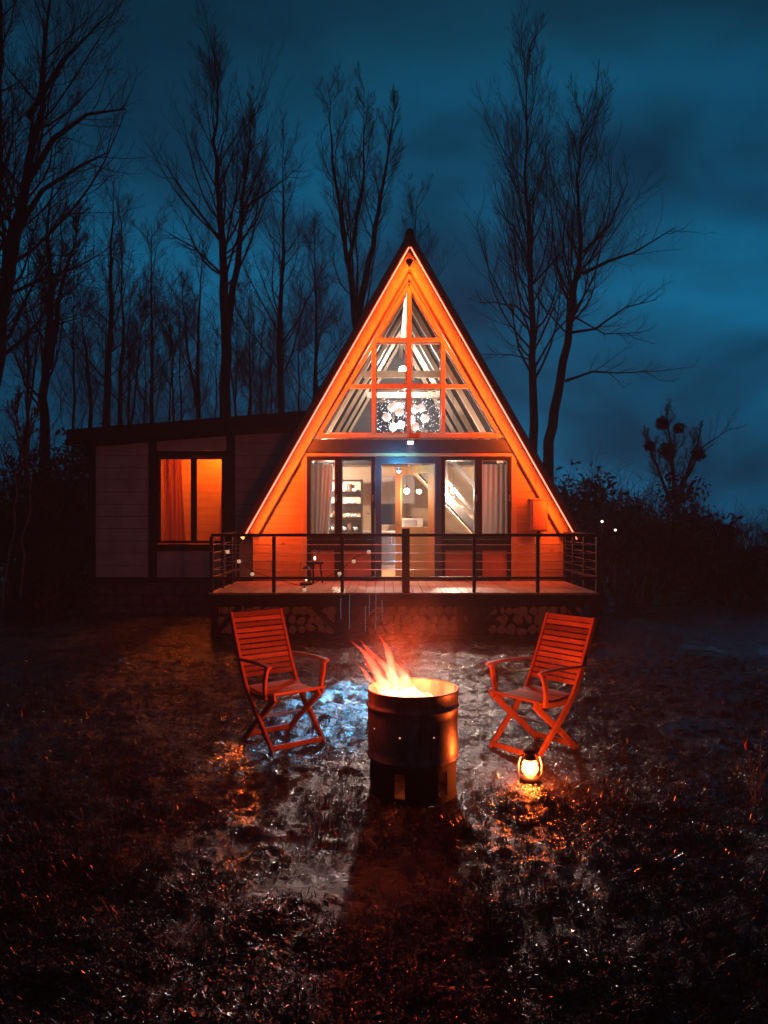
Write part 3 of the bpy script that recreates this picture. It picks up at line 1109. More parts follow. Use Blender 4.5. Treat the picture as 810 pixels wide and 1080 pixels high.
# fairy light net behind the two central panes
fn = thing('fairy_light_net', 'net of tiny cold white fairy lights hung behind the two central gable panes', 'fairy lights', world(0, 0.14, 0))
cab_ = MB()
lb = MB()
for k in range(16):
    x_ = -0.58 + k * 0.0755
    pts = [(x_ + rr.uniform(-0.01, 0.01), rr.uniform(-0.01, 0.01), 4.08 - t * 0.76) for t in np.linspace(0, 1, 7)]
    cab_.tube(pts, 0.0012, 4)
    for q in range(22):
        lb.ball((x_ + rr.uniform(-0.035, 0.035), rr.uniform(-0.03, 0.03), 4.08 - rr.random() ** 0.8 * 0.76), rr.uniform(0.003, 0.0075), 5, 4)
cab_.tube([(-0.6, 0, 4.085), (0.6, 0, 4.085)], 0.004, 5)
cab_.build('cable', M['wire'], fn)
lb.build('fairy_bulb', M['fairy'], fn)['kind'] = 'stuff'

# pendant lamps
def pendant(label, loc, drop, bulb='bulb_warm'):
    t = thing('pendant_lamp', label, 'lamp', loc, 0, 'pendant lamps in the cabin')
    MB().tube([(0, 0, 0.06), (0, 0, drop)], 0.004, 5).build('cord', M['black'], t)
    MB().lathe([(0.001, 0.11), (0.022, 0.10), (0.024, 0.045), (0.001, 0.045)], 10).build('socket', M['black'], t)
    MB().ball((0, 0, 0), 0.045, 12, 9).build('bulb', M[bulb], t, smooth=True)
x_, z_ = at(429, 518, 14.1)
pendant('bare glowing pendant bulb hanging just inside the open door', (x_, 14.1, z_), 0.72, 'bulb_soft')
x_, z_ = at(478, 518, 15.25)
pendant('bare glowing pendant bulb seen through the window before the staircase', (x_, 15.25, z_), 2.4)
x_, z_ = at(372, 500, 16.05)
pendant('bare glowing pendant bulb in front of the open shelf rack', (-1.15, 15.6, 2.62), 0.8)
# loft lamp: lights the rafters
lp = thing('loft_lamp', 'bright round ceiling lamp under the ridge over the loft', 'lamp', world(0, 4.2, 5.25))
MB().tube([(0, 0, 0.08), (0, 0, 0.9)], 0.005, 5).build('cord', M['black'], lp)
MB().ball((0, 0, 0), 0.10, 12, 9).build('bulb', M['loft_globe'], lp, smooth=True)

# cyan lamp above the door + its beam
lx, lz = at(420.5, 496, 13.62)
cl = thing('door_lamp', 'small glowing cyan spot lamp under the transom above the open door', 'lamp', (lx, 13.62, lz))
MB().lathe([(0.001, 0.03), (0.035, 0.03), (0.045, -0.02), (0.04, -0.02), (0.03, 0.02), (0.001, 0.02)], 14).build('housing', M['black'], cl, smooth=True)
MB().bb(-0.01, 0.01, 0.0, 0.14, 0.03, 0.05).build('bracket', M['black'], cl)
MB().ball((0, -0.005, -0.012), 0.030, 12, 8).build('lens', M['bulb_cyan'], cl, smooth=True)
sp = light('door_lamp_beam', 'SPOT', (0, -0.06, -0.05), 2600, (0.005, 0.42, 0.82), cl, spot_size=R(9), spot_blend=0.5, shadow_soft_size=0.02)
d = Vector((-0.46, 6.75, 0)) - Vector((lx, 13.56, lz))
sp.rotation_euler = d.to_track_quat('-Z', 'Y').to_euler()

light('door_lamp_glow', 'POINT', (0, -0.16, 0.02), 45, (0.05, 0.55, 1.0), cl, shadow_soft_size=0.03)
# orange lamp at the left eave end
ol = thing('eave_lamp', 'small glowing orange-red spot lamp at the lower end of the roof edge by the annex', 'lamp', (HX - 2.90, 13.30, 1.47))
MB().lathe([(0.001, 0.035), (0.03, 0.03), (0.04, -0.02), (0.034, -0.02), (0.026, 0.02), (0.001, 0.02)], 14).build('housing', M['black'], ol, smooth=True)
MB().ball((0, 0, -0.012), 0.028, 12, 8).build('lens', M['bulb_orange'], ol, smooth=True)
sp = light('eave_lamp_beam', 'SPOT', (0, -0.06, -0.05), 1500, (1.0, 0.13, 0.015), ol, spot_size=R(2.8), spot_blend=0.6, shadow_soft_size=0.02)
d = Vector((-0.98, 4.75, 0)) - Vector((HX - 2.90, 13.24, 1.42))
sp.rotation_euler = d.to_track_quat('-Z', 'Y').to_euler()

# flood lamp on the transom: lights the yard
pl = thing('porch_floodlight', 'small black porch floodlight fixed to the middle of the dark transom beam', 'floodlight', (HX + 0.02, 13.66, pz(468)))
MB().bb(-0.07, 0.07, -0.045, 0.03, -0.045, 0.045).build('housing', M['black'], pl, bevel=0.008)
MB().bb(-0.02, 0.02, 0.03, 0.066, -0.02, 0.02).build('bracket', M['black'], pl)
MB().bb(-0.055, 0.055, -0.052, -0.046, -0.032, 0.032).build('lens', m_emit('floodlight lens', (0.8, 0.9, 1.0), 1.2), pl)
sp = light('floodlight_beam', 'SPOT', (0, -0.07, 0), 1200, (1.0, 0.72, 0.62), pl, spot_size=R(25), spot_blend=1.0, shadow_soft_size=0.04)
d = Vector((0.22, 6.9, 0)) - Vector((HX, 13.6, pz(468)))
sp.rotation_euler = d.to_track_quat('-Z', 'Y').to_euler()

# meter box on the right wall
bx = thing('wall_box', 'red-brown wooden box mounted on the cabin wall under the sloping eave', 'wall box', world(px(567), -0.13, 1.52))
MB().bb(-0.14, 0.14, -0.11, 0.095, 0.03, 0.58).build('body', M['box'], bx, bevel=0.008)
MB().bb(-0.125, 0.125, -0.132, -0.112, 0.05, 0.56).build('door', M['box'], bx, bevel=0.004)
MB().box((0, 0, 0.595), (0.32, 0.27, 0.025)).build('lid', M['box'], bx, bevel=0.004)
MB().bb(-0.03, 0.03, -0.03, 0.03, -0.10, 0.028).build('outlet', M['black'], bx)

# ------------------------------------------------------------------ deck
DX0, DX1, DY0, DY1 = -2.62, 3.25, 11.5, 13.72
deck = thing('deck', 'raised timber deck running along the front of the A-frame cabin', 'deck', (0, 0, 0))
mb = MB()
x = DX0
rr = random.Random(2)
while x < DX1 - 0.05:
    w_ = min(0.138, DX1 - x)
    mb.bb(x, x + w_, DY0 - 0.02 - rr.uniform(0, 0.012), DY1, DZ - 0.028 + rr.uniform(-0.002, 0.002), DZ + rr.uniform(-0.002, 0.002))
    x += 0.146
mb.build('deck_boards', M['deck'], deck)
MB().bb(DX0, DX1, DY0, DY0 + 0.05, DZ - 0.21, DZ - 0.033).build('fascia', M['dark'], deck, bevel=0.006)
for x_ in (DX0 + 0.02, DX1 - 0.02):
    MB().bb(x_ - 0.02, x_ + 0.02, DY0 + 0.051, DY1, DZ - 0.21, DZ - 0.033).build('side_joist', M['dark'], deck)
PX = [DX0 + 0.06, -0.62, 1.15, DX1 - 0.06]
for x_ in PX:
    for y_ in (DY0 + 0.12, DY1 - 0.4):
        MB().bb(x_ - 0.05, x_ + 0.05, y_ - 0.05, y_ + 0.05, -0.1, DZ - 0.034).build('post', M['dark'], deck, bevel=0.005)
for x_, dx in ((PX[0], 0.40), (PX[1], -0.45), (PX[1], 0.45), (PX[2], 0.5), (PX[3], -0.4)):
    MB().beam((x_ + (0.05 if dx > 0 else -0.05), DY0 + 0.09, 0.05 if dx > 0 or True else 0), (x_ + dx, DY0 + 0.09, DZ - 0.22), 0.05, 0.07).build('brace', M['dark'], deck)
# two front steps? none in the photo

# railings
def railing(label, p0, p1, posts, wide=None):
    """p0, p1: ground-plan ends at deck level"""
    t = thing('deck_railing', label, 'railing', (0, 0, DZ), 0, 'black railings round the deck')
    p0, p1 = Vector((*p0, 0)), Vector((*p1, 0))
    a = (p1 - p0).normalized()
    MB().beam(p0 + Vector((0, 0, 0.86)), p1 + Vector((0, 0, 0.86)), 0.055, 0.045).build('top_rail', M['steel'], t, bevel=0.006)
    MB().beam(p0 + Vector((0, 0, 0.215)), p1 + Vector((0, 0, 0.215)), 0.045, 0.04).build('bottom_rail', M['steel'], t, bevel=0.005)
    for k, s_ in enumerate(posts):
        p = p0.lerp(p1, s_)
        w_ = 0.05
        top = 0.836
        if wide is not None and k == wide:
            w_, top = 0.115, 0.96
        MB().bb(p.x - w_ / 2, p.x + w_ / 2, p.y - 0.03, p.y + 0.03, 0.0, top).build('post', M['steel'], t, bevel=0.004)
    for q in range(4):
        z_ = 0.34 + q * 0.125
        MB().tube([p0 + Vector((0, 0, z_)), p1 + Vector((0, 0, z_))], 0.0055, 5).build('wire', M['wire'], t)
    return t


def fx(p):
    return (at(p, 0, DY0 + 0.05)[0] - DX0 - 0.03) / (DX1 - DX0 - 0.06)


railing('long black railing with wires along the front edge of the deck', (DX0 + 0.03, DY0 + 0.05), (DX1 - 0.03, DY0 + 0.05), [0.0, fx(289), fx(361), fx(428), fx(500), fx(567), 0.998], 3)
railing('short black railing at the deck end near the annex window', (DX0 + 0.03, DY0 + 0.12), (DX0 + 0.03, DY1 - 0.05), [0.35, 0.7, 1.0])
railing('short black railing at the deck end below the wall box', (DX1 - 0.03, DY0 + 0.12), (DX1 - 0.03, DY1 - 0.05), [0.35, 0.7, 1.0])

# festoon string along the front of the deck
fs_ = thing('festoon_string', 'drooping cable of round white festoon bulbs hung along the deck railing', 'string lights', (0, 0, 0))
YS = DY0 - 0.03
pp = [at(222, 566, YS), at(240, 582, YS), at(252, 592, YS), at(266, 605.5, YS), at(321, 622, YS), at(358, 605, YS), at(373, 592, YS), at(389, 582, YS), at(400, 567, YS)]
cpts = []
for k in range(len(pp) - 1):
    for q in range(6):
        t = q / 6
        a, b_ = pp[k], pp[k + 1]
        cpts.append((a[0] + (b_[0] - a[0]) * t, YS, a[1] + (b_[1] - a[1]) * t - 0.02 * math.sin(t * math.pi) + 0.05))
cpts.append((pp[-1][0], YS, pp[-1][1] + 0.05))
MB().tube(cpts, 0.0045, 5).build('cable', M['cable'], fs_)
for k in range(1, 8):
    q = pp[k]
    bb = MB().ball((q[0], YS, q[1]), 0.030, 12, 9).build('bulb', M['bulb_dim'], fs_, smooth=True)
    MB().lathe([(0.001, 0.055), (0.013, 0.055), (0.015, 0.022), (0.001, 0.022)], 8, (q[0], YS, q[1])).build('socket', M['cable'], bb)

# cyan icicle strands hanging from the deck edge
ic = thing('icicle_lights', 'dangling strands of tiny cyan lights hanging under the deck edge', 'string lights', (0, 0, 0))
for x_, y0_, y1_ in ((359.5, 632, 652), (368.5, 628, 664), (385.5, 640, 666), (389.5, 628, 650), (396.5, 628, 664), (403, 634, 656)):
    X, za = at(x_, y0_, DY0 - 0.035)
    zb = at(x_, y1_, DY0 - 0.035)[1]
    s_ = MB().tube([(X, DY0 - 0.035, DZ - 0.04), (X + 0.004, DY0 - 0.035, zb)], 0.002, 4).build('strand', M['cable'], ic)
    lb = MB()
    z_ = za
    while z_ > zb:
        lb.ball((X + rr.uniform(-0.004, 0.004), DY0 - 0.037, z_), 0.006, 6, 4, sc=(0.7, 0.7, 1.8))
        z_ -= 0.035
    lb.build('led', M['ice'], s_)

# stake lamps beyond the deck on the right
for (a_, b_, Y_, lab) in ((635, 550, 13.0, 'thin stake lamp with a lit tip, just beyond the deck end'), (649, 559, 13.4, 'thin stake lamp with a dim lit tip, farthest from the deck')):
    X, Z = at(a_, b_, Y_)
    g_ = gz(X, Y_)
    t = thing('stake_lamp', lab, 'garden lamp', (X, Y_, g_), 0, 'stake lamps beyond the deck')
    MB().tube([(0, 0, -0.05), (0, 0, Z - g_ - 0.03)], 0.012, 6).build('stake', M['black'], t)
    MB().ball((0, 0, Z - g_), 0.022, 10, 7).build('bulb', M['lens_white'], t, smooth=True)
    MB().lathe([(0.03, 0.018), (0.001, 0.05)], 10, (0, 0, Z - g_)).build('cap', M['black'], t)

# things on the deck near the left window: two small lanterns and a stool
def deck_lantern(label, loc, h, lit):
    t = thing('deck_lantern', label, 'lantern', loc, 0, None)
    r_ = h * 0.3
    MB().lathe([(0.001, 0), (r_, 0), (r_, h * 0.08), (r_ * 0.85, h * 0.1), (0.001, h * 0.1)], 14).build('base', M['black'], t)
    MB().lathe([(r_ * 0.7, h * 0.1), (r_ * 0.85, h * 0.35), (r_ * 0.6, h * 0.7)], 14).build('glass', M['glass'], t, smooth=True)
    MB().lathe([(r_ * 0.9, h * 0.7), (r_ * 0.5, h * 0.85), (0.001, h * 0.9)], 14).build('cap', M['black'], t)
    MB().tube([(-r_, 0, h * 0.6), (-r_ * 0.8, 0, h * 1.1), (r_ * 0.8, 0, h * 1.1), (r_, 0, h * 0.6)], 0.006, 5).build('handle', M['black'], t)
    MB().ball((0, 0, h * 0.28), 0.02, 8, 6, sc=(1, 1, 1.8)).build('flame', M['lens_white'], t)


deck_lantern('small red-lit lantern on the deck below the curtained window', (at(323, 600, 12.9)[0], 12.9, DZ + 0.003), 0.36, True)
# round stool carrying the second lantern
stl = thing('deck_stool', 'small dark round stool on the deck holding a little lantern', 'stool', (at(332, 600, 13.25)[0], 13.25, DZ + 0.003))
MB().lathe([(0.001, 0.33), (0.15, 0.33), (0.15, 0.36), (0.001, 0.36)], 18).build('seat', M['dark'], stl)
for k in range(3):
    a = k * 2.094 + 0.4
    MB().tube([(0.10 * math.cos(a), 0.10 * math.sin(a), 0.329), (0.14 * math.cos(a), 0.14 * math.sin(a), 0)], 0.014, 6).build('leg', M['dark'], stl)
deck_lantern('little glowing lantern standing on the round deck stool', (at(332, 600, 13.25)[0], 13.25, DZ + 0.364), 0.24, True)

# firewood under the deck: three stacks
rr = random.Random(21)
logs = 0
for (xa, xb, zmax, lab, grp) in ((at(228, 0, 11.7)[0], at(352, 0, 11.7)[0], 0.40, 'cut log end in the firewood stack under the deck behind the chair nearest the annex', 'logs stacked under the deck near the annex'),
                                 (at(392, 0, 11.7)[0], at(492, 0, 11.7)[0], 0.42, 'cut log end in the firewood stack under the middle of the deck', 'logs stacked under the middle of the deck'),
                                 (at(520, 0, 11.7)[0], at(612, 0, 11.7)[0], 0.40, 'cut log end in the firewood stack under the deck below the wall box', 'logs stacked under the deck below the wall box')):
    row, z_ = 0, 0.075
    while z_ < zmax:
        x_ = xa + (0.085 if row % 2 else 0.0)
        while x_ < xb:
            r_ = rr.uniform(0.052, 0.092)
            split = rr.random() < 0.35
            sa = rr.random() * 6.28
            mb = MB()
            nn = 11
            prof = [r_ * rr.uniform(0.86, 1.1) * (1.0 if not split or math.cos(6.2832 * k / nn - sa) < 0.15 else 0.15 / math.cos(6.2832 * k / nn - sa) + 0.12) for k in range(nn)]
            yy = (-0.20, 0.25)
            vs = [(prof[k] * math.cos(6.2832 * k / nn), yy[e], prof[k] * math.sin(6.2832 * k / nn)) for e in (0, 1) for k in range(nn)]
            mb._add(vs, [(k, (k + 1) % nn, nn + (k + 1) % nn, nn + k) for k in range(nn)], 0)
            mb._add(vs, [tuple(range(nn))[::-1], tuple(range(nn, 2 * nn))], 1)
            o = mb.build('firewood_log', [M['bark_log'], M['log_end']], None)
            o.location = (x_ + rr.uniform(-0.01, 0.01), 11.9 + rr.uniform(-0.06, 0.05), z_ + rr.uniform(-0.008, 0.008))
            tag(o, lab, 'log', grp)
            logs += 1
            x_ += r_ * 1.95
        row += 1
        z_ += 0.145
# dark footing behind
MB().bb(DX0 - 0.1 - HX, DX1 - HX, -0.5, -0.42, -0.1, DZ - 0.22).build('footing_wall', M['stone'], house)

# ------------------------------------------------------------------ annex
AY = 14.6
ann = thing('annex', 'low dark-framed timber annex with pale panels and one orange-lit window', 'annex', (0, AY, 0))


def ax(p):
    return (p - 405) * AY / F


def az(p):
    return CAMZ - (p - HOR) * AY / F


def roof_z(x):                     # underside of the sloping roof
    return az(471) + (x - ax(75)) * (az(451) - az(471)) / (ax(330) - ax(75))


XL, XR = ax(96), ax(330)
ZA = az(610)
def panel(xa, xb, z0, z1, name='wall_panel', y0=0.0, m='render', slope=False):
    if slope:
        MB().prism([(xa, z0), (xb, z0), (xb, roof_z(xb) - 0.03), (xa, roof_z(xa) - 0.03)], y0, y0 + 0.06).build(name, M[m], ann)
    else:
        mb = MB()
        n = max(1, int((z1 - z0) / 0.42))
        for k in range(n):
            a, b_ = z0 + (z1 - z0) * k / n, z0 + (z1 - z0) * (k + 1) / n
            mb.bb(xa, xb, y0, y0 + 0.06, a + 0.002, b_ - 0.002)
        mb.build(name, M[m], ann)
def sheet_panel(xa, xb, z0):
    mb = MB()
    h = 0.232
    z = z0
    while z < roof_z(xb):
        t0 = min(z + h - 0.009, roof_z(xa) - 0.03)
        t1 = min(z + h - 0.009, roof_z(xb) - 0.03)
        if t1 > z + 0.02 and t0 > z + 0.005:
            mb.prism([(xa, z), (xb, z), (xb, t1), (xa, t0)], 0.0, 0.06)
        z += h
    mb.build('wall_panel', M['render'], ann)
sheet_panel(ax(101), ax(157), ZA + 0.02)
sheet_panel(ax(248), ax(330), ZA + 0.02)
panel(ax(165.5), ax(239), az(475), 0, slope=True)
panel(ax(165.5), ax(239), ZA + 0.02, az(581))
for a, b_ in ((94, 101), (157, 165.5), (239, 248)):
    MB().prism([(ax(a), ZA - 0.03), (ax(b_), ZA - 0.03), (ax(b_), roof_z(ax(b_)) - 0.01), (ax(a), roof_z(ax(a)) - 0.01)], -0.03, 0.065).build('post', M['dark'], ann)
MB().bb(ax(94), XR, -0.035, 0.05, ZA - 0.08, ZA + 0.018).build('sill_beam', M['dark'], ann)
MB().bb(ax(165.5), ax(239), -0.033, 0.06, az(482), az(475.5)).build('lintel', M['dark'], ann)
# roof
xa, xb = ax(79), ax(332)
MB().prism([(xa, roof_z(xa)), (xb, roof_z(xb)), (xb, roof_z(xb) + 0.27), (xa, roof_z(xa) + 0.27)], -0.40, -0.36).build('roof_fascia', M['dark'], ann)
MB().prism([(xa, roof_z(xa) + 0.05), (xb, roof_z(xb) + 0.05), (xb, roof_z(xb) + 0.262), (xa, roof_z(xa) + 0.262)], -0.357, 5.2).build('roof', M['roof'], ann)
# side and rear walls, floor
MB().prism([(ax(94), 0.2), (ax(94) + 0.1, 0.2), (ax(94) + 0.1, roof_z(XL)), (ax(94), roof_z(XL) - 0.01)], 0.07, 5.0).build('side_wall', M['dark'], ann)
MB().bb(ax(94), XR - 0.2, 5.0, 5.06, 0.2, roof_z(XL)).build('rear_wall', M['dark'], ann)
MB().bb(ax(102), XR - 0.2, 0.07, 4.9, ZA - 0.05, ZA).build('floor', M['pine'], ann)
# lit room: inner walls of pine boards
mb = MB()
for k in range(16):
    mb.bb(ax(135), ax(275), 1.6, 1.65, ZA + k * 0.17, ZA + k * 0.17 + 0.166)
mb.build('inner_wall', M['pine'], ann)
MB().bb(ax(132), ax(134.8), 0.07, 1.65, ZA, roof_z(XL)).build('inner_side_wall', M['pine'], ann)
MB().bb(ax(275.2), ax(278), 0.07, 1.65, ZA, roof_z(XL)).build('inner_side_wall', M['pine'], ann)
MB().prism([(ax(132), roof_z(ax(132)) - 0.06), (ax(278), roof_z(ax(278)) - 0.06), (ax(278), roof_z(ax(278)) - 0.02), (ax(132), roof_z(ax(132)) - 0.02)], 0.062, 1.7).build('ceiling', M['pine'], ann)
# window
f = MB()
zt, zb_ = az(482.3), az(573)
f.bb(ax(165.5), ax(168.8), -0.03, 0.07, zb_, zt)
f.bb(ax(234), ax(238.9), -0.03, 0.07, zb_, zt)
f.bb(ax(201.5), ax(207), -0.03, 0.07, zb_, zt)
f.bb(ax(168.8), ax(234), -0.028, 0.068, zt - 0.035, zt - 0.001)
f.bb(ax(168.8), ax(234), -0.028, 0.068, zb_ + 0.001, zb_ + 0.05)
w = f.build('window', M['dark'], ann, bevel=0.004)
MB().bb(ax(168.9), ax(201.4), 0.02, 0.026, zb_ + 0.05, zt - 0.035).build('pane', M['glass'], w)
MB().bb(ax(207.1), ax(233.9), 0.02, 0.026, zb_ + 0.05, zt - 0.035).build('pane', M['glass'], w)
MB().bb(ax(162), ax(243), -0.09, 0.0, az(581), az(574)).build('window_sill', M['dark'], ann, bevel=0.005)
MB().prism([(ax(102), ZA), (ax(164), ZA), (ax(164), roof_z(ax(164)) - 0.03), (ax(102), roof_z(ax(102)) - 0.03)], 0.066, 0.09).build('wall_backing', M['dark'], ann)
MB().prism([(ax(240), ZA), (XR, ZA), (XR, roof_z(XR) - 0.03), (ax(240), roof_z(ax(240)) - 0.03)], 0.066, 0.09).build('wall_backing', M['dark'], ann)
# footing of rough stones
mb = MB()
rs = random.Random(8)
x = ax(94)
for row in range(3):
    x = ax(94)
    z0_ = -0.05 + row * 0.19
    while x < XR - 0.1:
        w_ = rs.uniform(0.16, 0.34)
        mb.box((x + w_ / 2, 0.02 + rs.uniform(0, 0.03), z0_ + 0.09), (w_ - 0.02, 0.2, 0.17), Euler((0, rs.uniform(-0.05, 0.05), 0)).to_matrix())
        x += w_
mb.bb(ax(94), XR - 0.1, 0.10, 0.2, -0.1, ZA - 0.085)
mb.build('stone_footing', M['stone'], ann, bevel=0.02)
# lamp in the annex room
al = thing('annex_lamp', 'orange shaded lamp lighting the annex room out of sight above the window', 'lamp', (ax(205), AY + 0.85, az(482) + 0.14))
MB().ball((0, 0, 0), 0.05, 10, 7).build('bulb', m_emit('lit orange bulb', (1.0, 0.14, 0.006), 1700), al, smooth=True)
MB().tube([(0, 0, 0.05), (0, 0, roof_z(ax(205)) - az(482) - 0.20)], 0.005, 5).build('cord', M['black'], al)
# curtains in the annex window
curtain('brown curtain gathered at the side of the orange-lit annex window', 'curtain', (0, AY + 0.16, 0), ax(170), ax(189), ZA + 0.2, az(483), -0.35, 14, M['curtain_dark'], -1, 3)
curtain('brown curtain drawn back at the A-frame side of the annex window', 'curtain', (0, AY + 0.16, 0), ax(232.5), ax(242), ZA + 0.2, az(483), -0.8, 15, M['curtain_dark'], 1, 2)

# ------------------------------------------------------------------ folding chairs
CW = 0.9
def make_chair(label):
    t = thing('folding_chair', label, 'chair', (0, 0, 0), 0, 'wooden folding chairs at the fire')
    for sx in (-1, 1):
        x_ = sx * 0.245
        pts = [(x_, 0.445, 0.985), (x_, 0.395, 0.86), (x_, 0.325, 0.70), (x_, 0.262, 0.56), (x_, 0.19, 0.43), (x_, 0.06, 0.29), (x_, -0.09, 0.15), (x_, -0.235, 0.0)]
        MB().ribbon(pts, 0.026, [0.04, 0.046, 0.05, 0.052, 0.052, 0.05, 0.046, 0.04], (1, 0, 0)).build('stile', M['chair_z'], t, bevel=0.004)
        x2 = sx * 0.212
        pts = [(x2, -0.21, 0.405), (x2, -0.10, 0.315), (x2, 0.08, 0.175), (x2, 0.28, 0.0)]
        MB().ribbon(pts, 0.026, 0.046, (1, 0, 0)).build('leg', M['chair_z'], t, bevel=0.004)
        # armrest with gentle curve
        x3 = sx * 0.277
        pts = [(x3, 0.315, 0.635), (x3, 0.15, 0.645), (x3, -0.05, 0.652), (x3, -0.18, 0.648), (x3, -0.235, 0.640)]
        MB().ribbon(pts, [0.028, 0.036, 0.044, 0.048, 0.038], 0.019, (1, 0, 0)).build('armrest', M['chair_z'], t, bevel=0.006)
        pts = [(sx * 0.272, -0.185, 0.632), (sx * 0.278, -0.165, 0.56), (sx * 0.274, -0.15, 0.48), (sx * 0.262, -0.145, 0.395)]
        MB().ribbon(pts, 0.024, 0.042, (1, 0, 0)).build('arm_support', M['chair_z'], t, bevel=0.004)
        # seat side rail
        pts = [(sx * 0.238 - sx * 0.006, 0.20, 0.405), (sx * 0.232, 0.05, 0.385), (sx * 0.232, -0.10, 0.395), (sx * 0.232, -0.235, 0.42)]
        MB().ribbon(pts, 0.018, 0.04, (1, 0, 0)).build('seat_rail', M['chair_z'], t, bevel=0.003)
    # back slats follow the curve of the stiles
    crv = [(0.445, 0.985), (0.395, 0.86), (0.325, 0.70), (0.262, 0.56), (0.225, 0.495)]
    def pt(s_):
        L_ = [0]
        for k in range(len(crv) - 1):
            L_.append(L_[-1] + math.hypot(crv[k + 1][0] - crv[k][0], crv[k + 1][1] - crv[k][1]))
        d_ = s_ * L_[-1]
        for k in range(len(crv) - 1):
            if d_ <= L_[k + 1] + 1e-9:
                u = (d_ - L_[k]) / (L_[k + 1] - L_[k])
                return (crv[k][0] + (crv[k + 1][0] - crv[k][0]) * u, crv[k][1] + (crv[k + 1][1] - crv[k][1]) * u, math.atan2(crv[k + 1][1] - crv[k][1], crv[k + 1][0] - crv[k][0]))
    ns_ = 12
    for k in range(ns_):
        s_ = (k + 0.5) / ns_
        y_, z_, a_ = pt(s_)
        hh = 0.034
        if k == 0:
            hh = 0.042
        MB().box((0, y_ - 0.004, z_), (0.462, 0.014, hh), Euler((a_ + math.pi / 2, 0, 0)).to_matrix()).build('back_slat', M['chair'], t, bevel=0.003)
    # seat slats, slightly dished
    for k in range(8):
        y_ = -0.225 + k * 0.057
        u = (y_ + 0.02) / 0.22
        z_ = 0.412 + 0.022 * u * u + (0.012 if k == 0 else 0)
        tilt = 0.022 * 2 * u / 0.22 * 1.0
        MB().box((0, y_, z_), (0.50 if k < 2 else 0.445, 0.049, 0.017), Euler((math.atan(tilt), 0, 0)).to_matrix()).build('seat_slat', M['chair'], t, bevel=0.004)
    MB().beam((-0.232, -0.205, 0.04), (0.232, -0.205, 0.04), 0.022, 0.042).build('stretcher', M['chair'], t, bevel=0.004)
    MB().beam((-0.20, 0.235, 0.05), (0.20, 0.235, 0.05), 0.022, 0.042).build('stretcher', M['chair'], t, bevel=0.004)
    MB().tube([(-0.25, 0.03, 0.222), (0.25, 0.03, 0.222)], 0.008, 8).build('hinge_rod', M['wire'], t)
    return t


c1 = make_chair('slatted red wooden folding armchair in front of the annex-side end of the deck')
c1.location = (-0.775, 5.95, gz(-0.775, 5.95) - 0.005)
c1.rotation_euler = (0, 0, R(38))
c1.scale = (0.92, 1, 1)
c2 = copy_tree(c1, (1.12, 5.78, gz(1.12, 5.78) - 0.005), R(-52), 'slatted red wooden folding armchair leaning back behind the glowing ground lantern')

# ------------------------------------------------------------------ fire drum
DXc, DYc = 0.185, 4.9
dg = gz(DXc, DYc) - 0.01
DENT = random.Random(12)
drum = thing('fire_drum', 'sooty round metal drum used as a fire pit between the two chairs', 'fire drum', (DXc, DYc, 0))
RD = 0.286
zt_ = 0.665
prof = [(RD - 0.004, 0.235), (RD + 0.004, 0.238), (RD + 0.004, 0.25), (RD, 0.256), (RD, 0.30), (RD, 0.35), (RD, 0.40), (RD, 0.45), (RD, 0.50), (RD, 0.545), (RD + 0.008, 0.552), (RD + 0.010, 0.560), (RD + 0.008, 0.568), (RD - 0.001, 0.575), (RD, 0.59), (RD, zt_ - 0.012), (RD + 0.006, zt_ - 0.006), (RD + 0.004, zt_),
        (RD - 0.006, zt_), (RD - 0.008, zt_ - 0.012), (RD - 0.010, 0.56), (RD - 0.010, 0.30), (0.002, 0.30)]
db = MB().lathe(prof, 96)
db.v = [(x * (1 + k_), y * (1 + k_), z) for (x, y, z), k_ in ((v_, 0.010 * math.sin(3 * math.atan2(v_[1], v_[0]) + v_[2] * 9) * math.sin(v_[2] * 13 + 2) + 0.004 * math.sin(11 * math.atan2(v_[1], v_[0]) + v_[2] * 30)) for v_ in db.v)]
db.build('body', M['drum'], drum, smooth=True)
# lower stand with openings
R2 = RD - 0.012
mb = MB()
for k in range(6):
    a0 = -math.pi / 2 - 0.22 + k * math.pi / 3
    mb.lathe([(R2, 0.0), (R2, 0.232), (R2 - 0.012, 0.232), (R2 - 0.012, 0.0)], 8, (0, 0, 0), 0, a0, a0 + math.pi / 3 - 0.26)
mb.lathe([(R2, 0.19), (R2, 0.2335), (R2 - 0.013, 0.2335), (R2 - 0.013, 0.19), (R2, 0.19)], 48)
mb.lathe([(R2 + 0.003, 0.0), (R2 + 0.003, 0.045), (R2 - 0.015, 0.045), (R2 - 0.015, 0.0)], 48)
mb.build('stand', M['soot'], drum)
# rivet holes that glow through
for a in (-math.pi / 2 - 1.02, -math.pi / 2 - 0.32, -math.pi / 2 + 0.42):
    o = MB().ball((0, 0, 0), 0.0048, 8, 6).build('vent_hole', M['vent_glow'], drum)
    o.location = ((RD - 0.001) * math.cos(a), (RD - 0.001) * math.sin(a), 0.415 if a > -2.3 else 0.44)
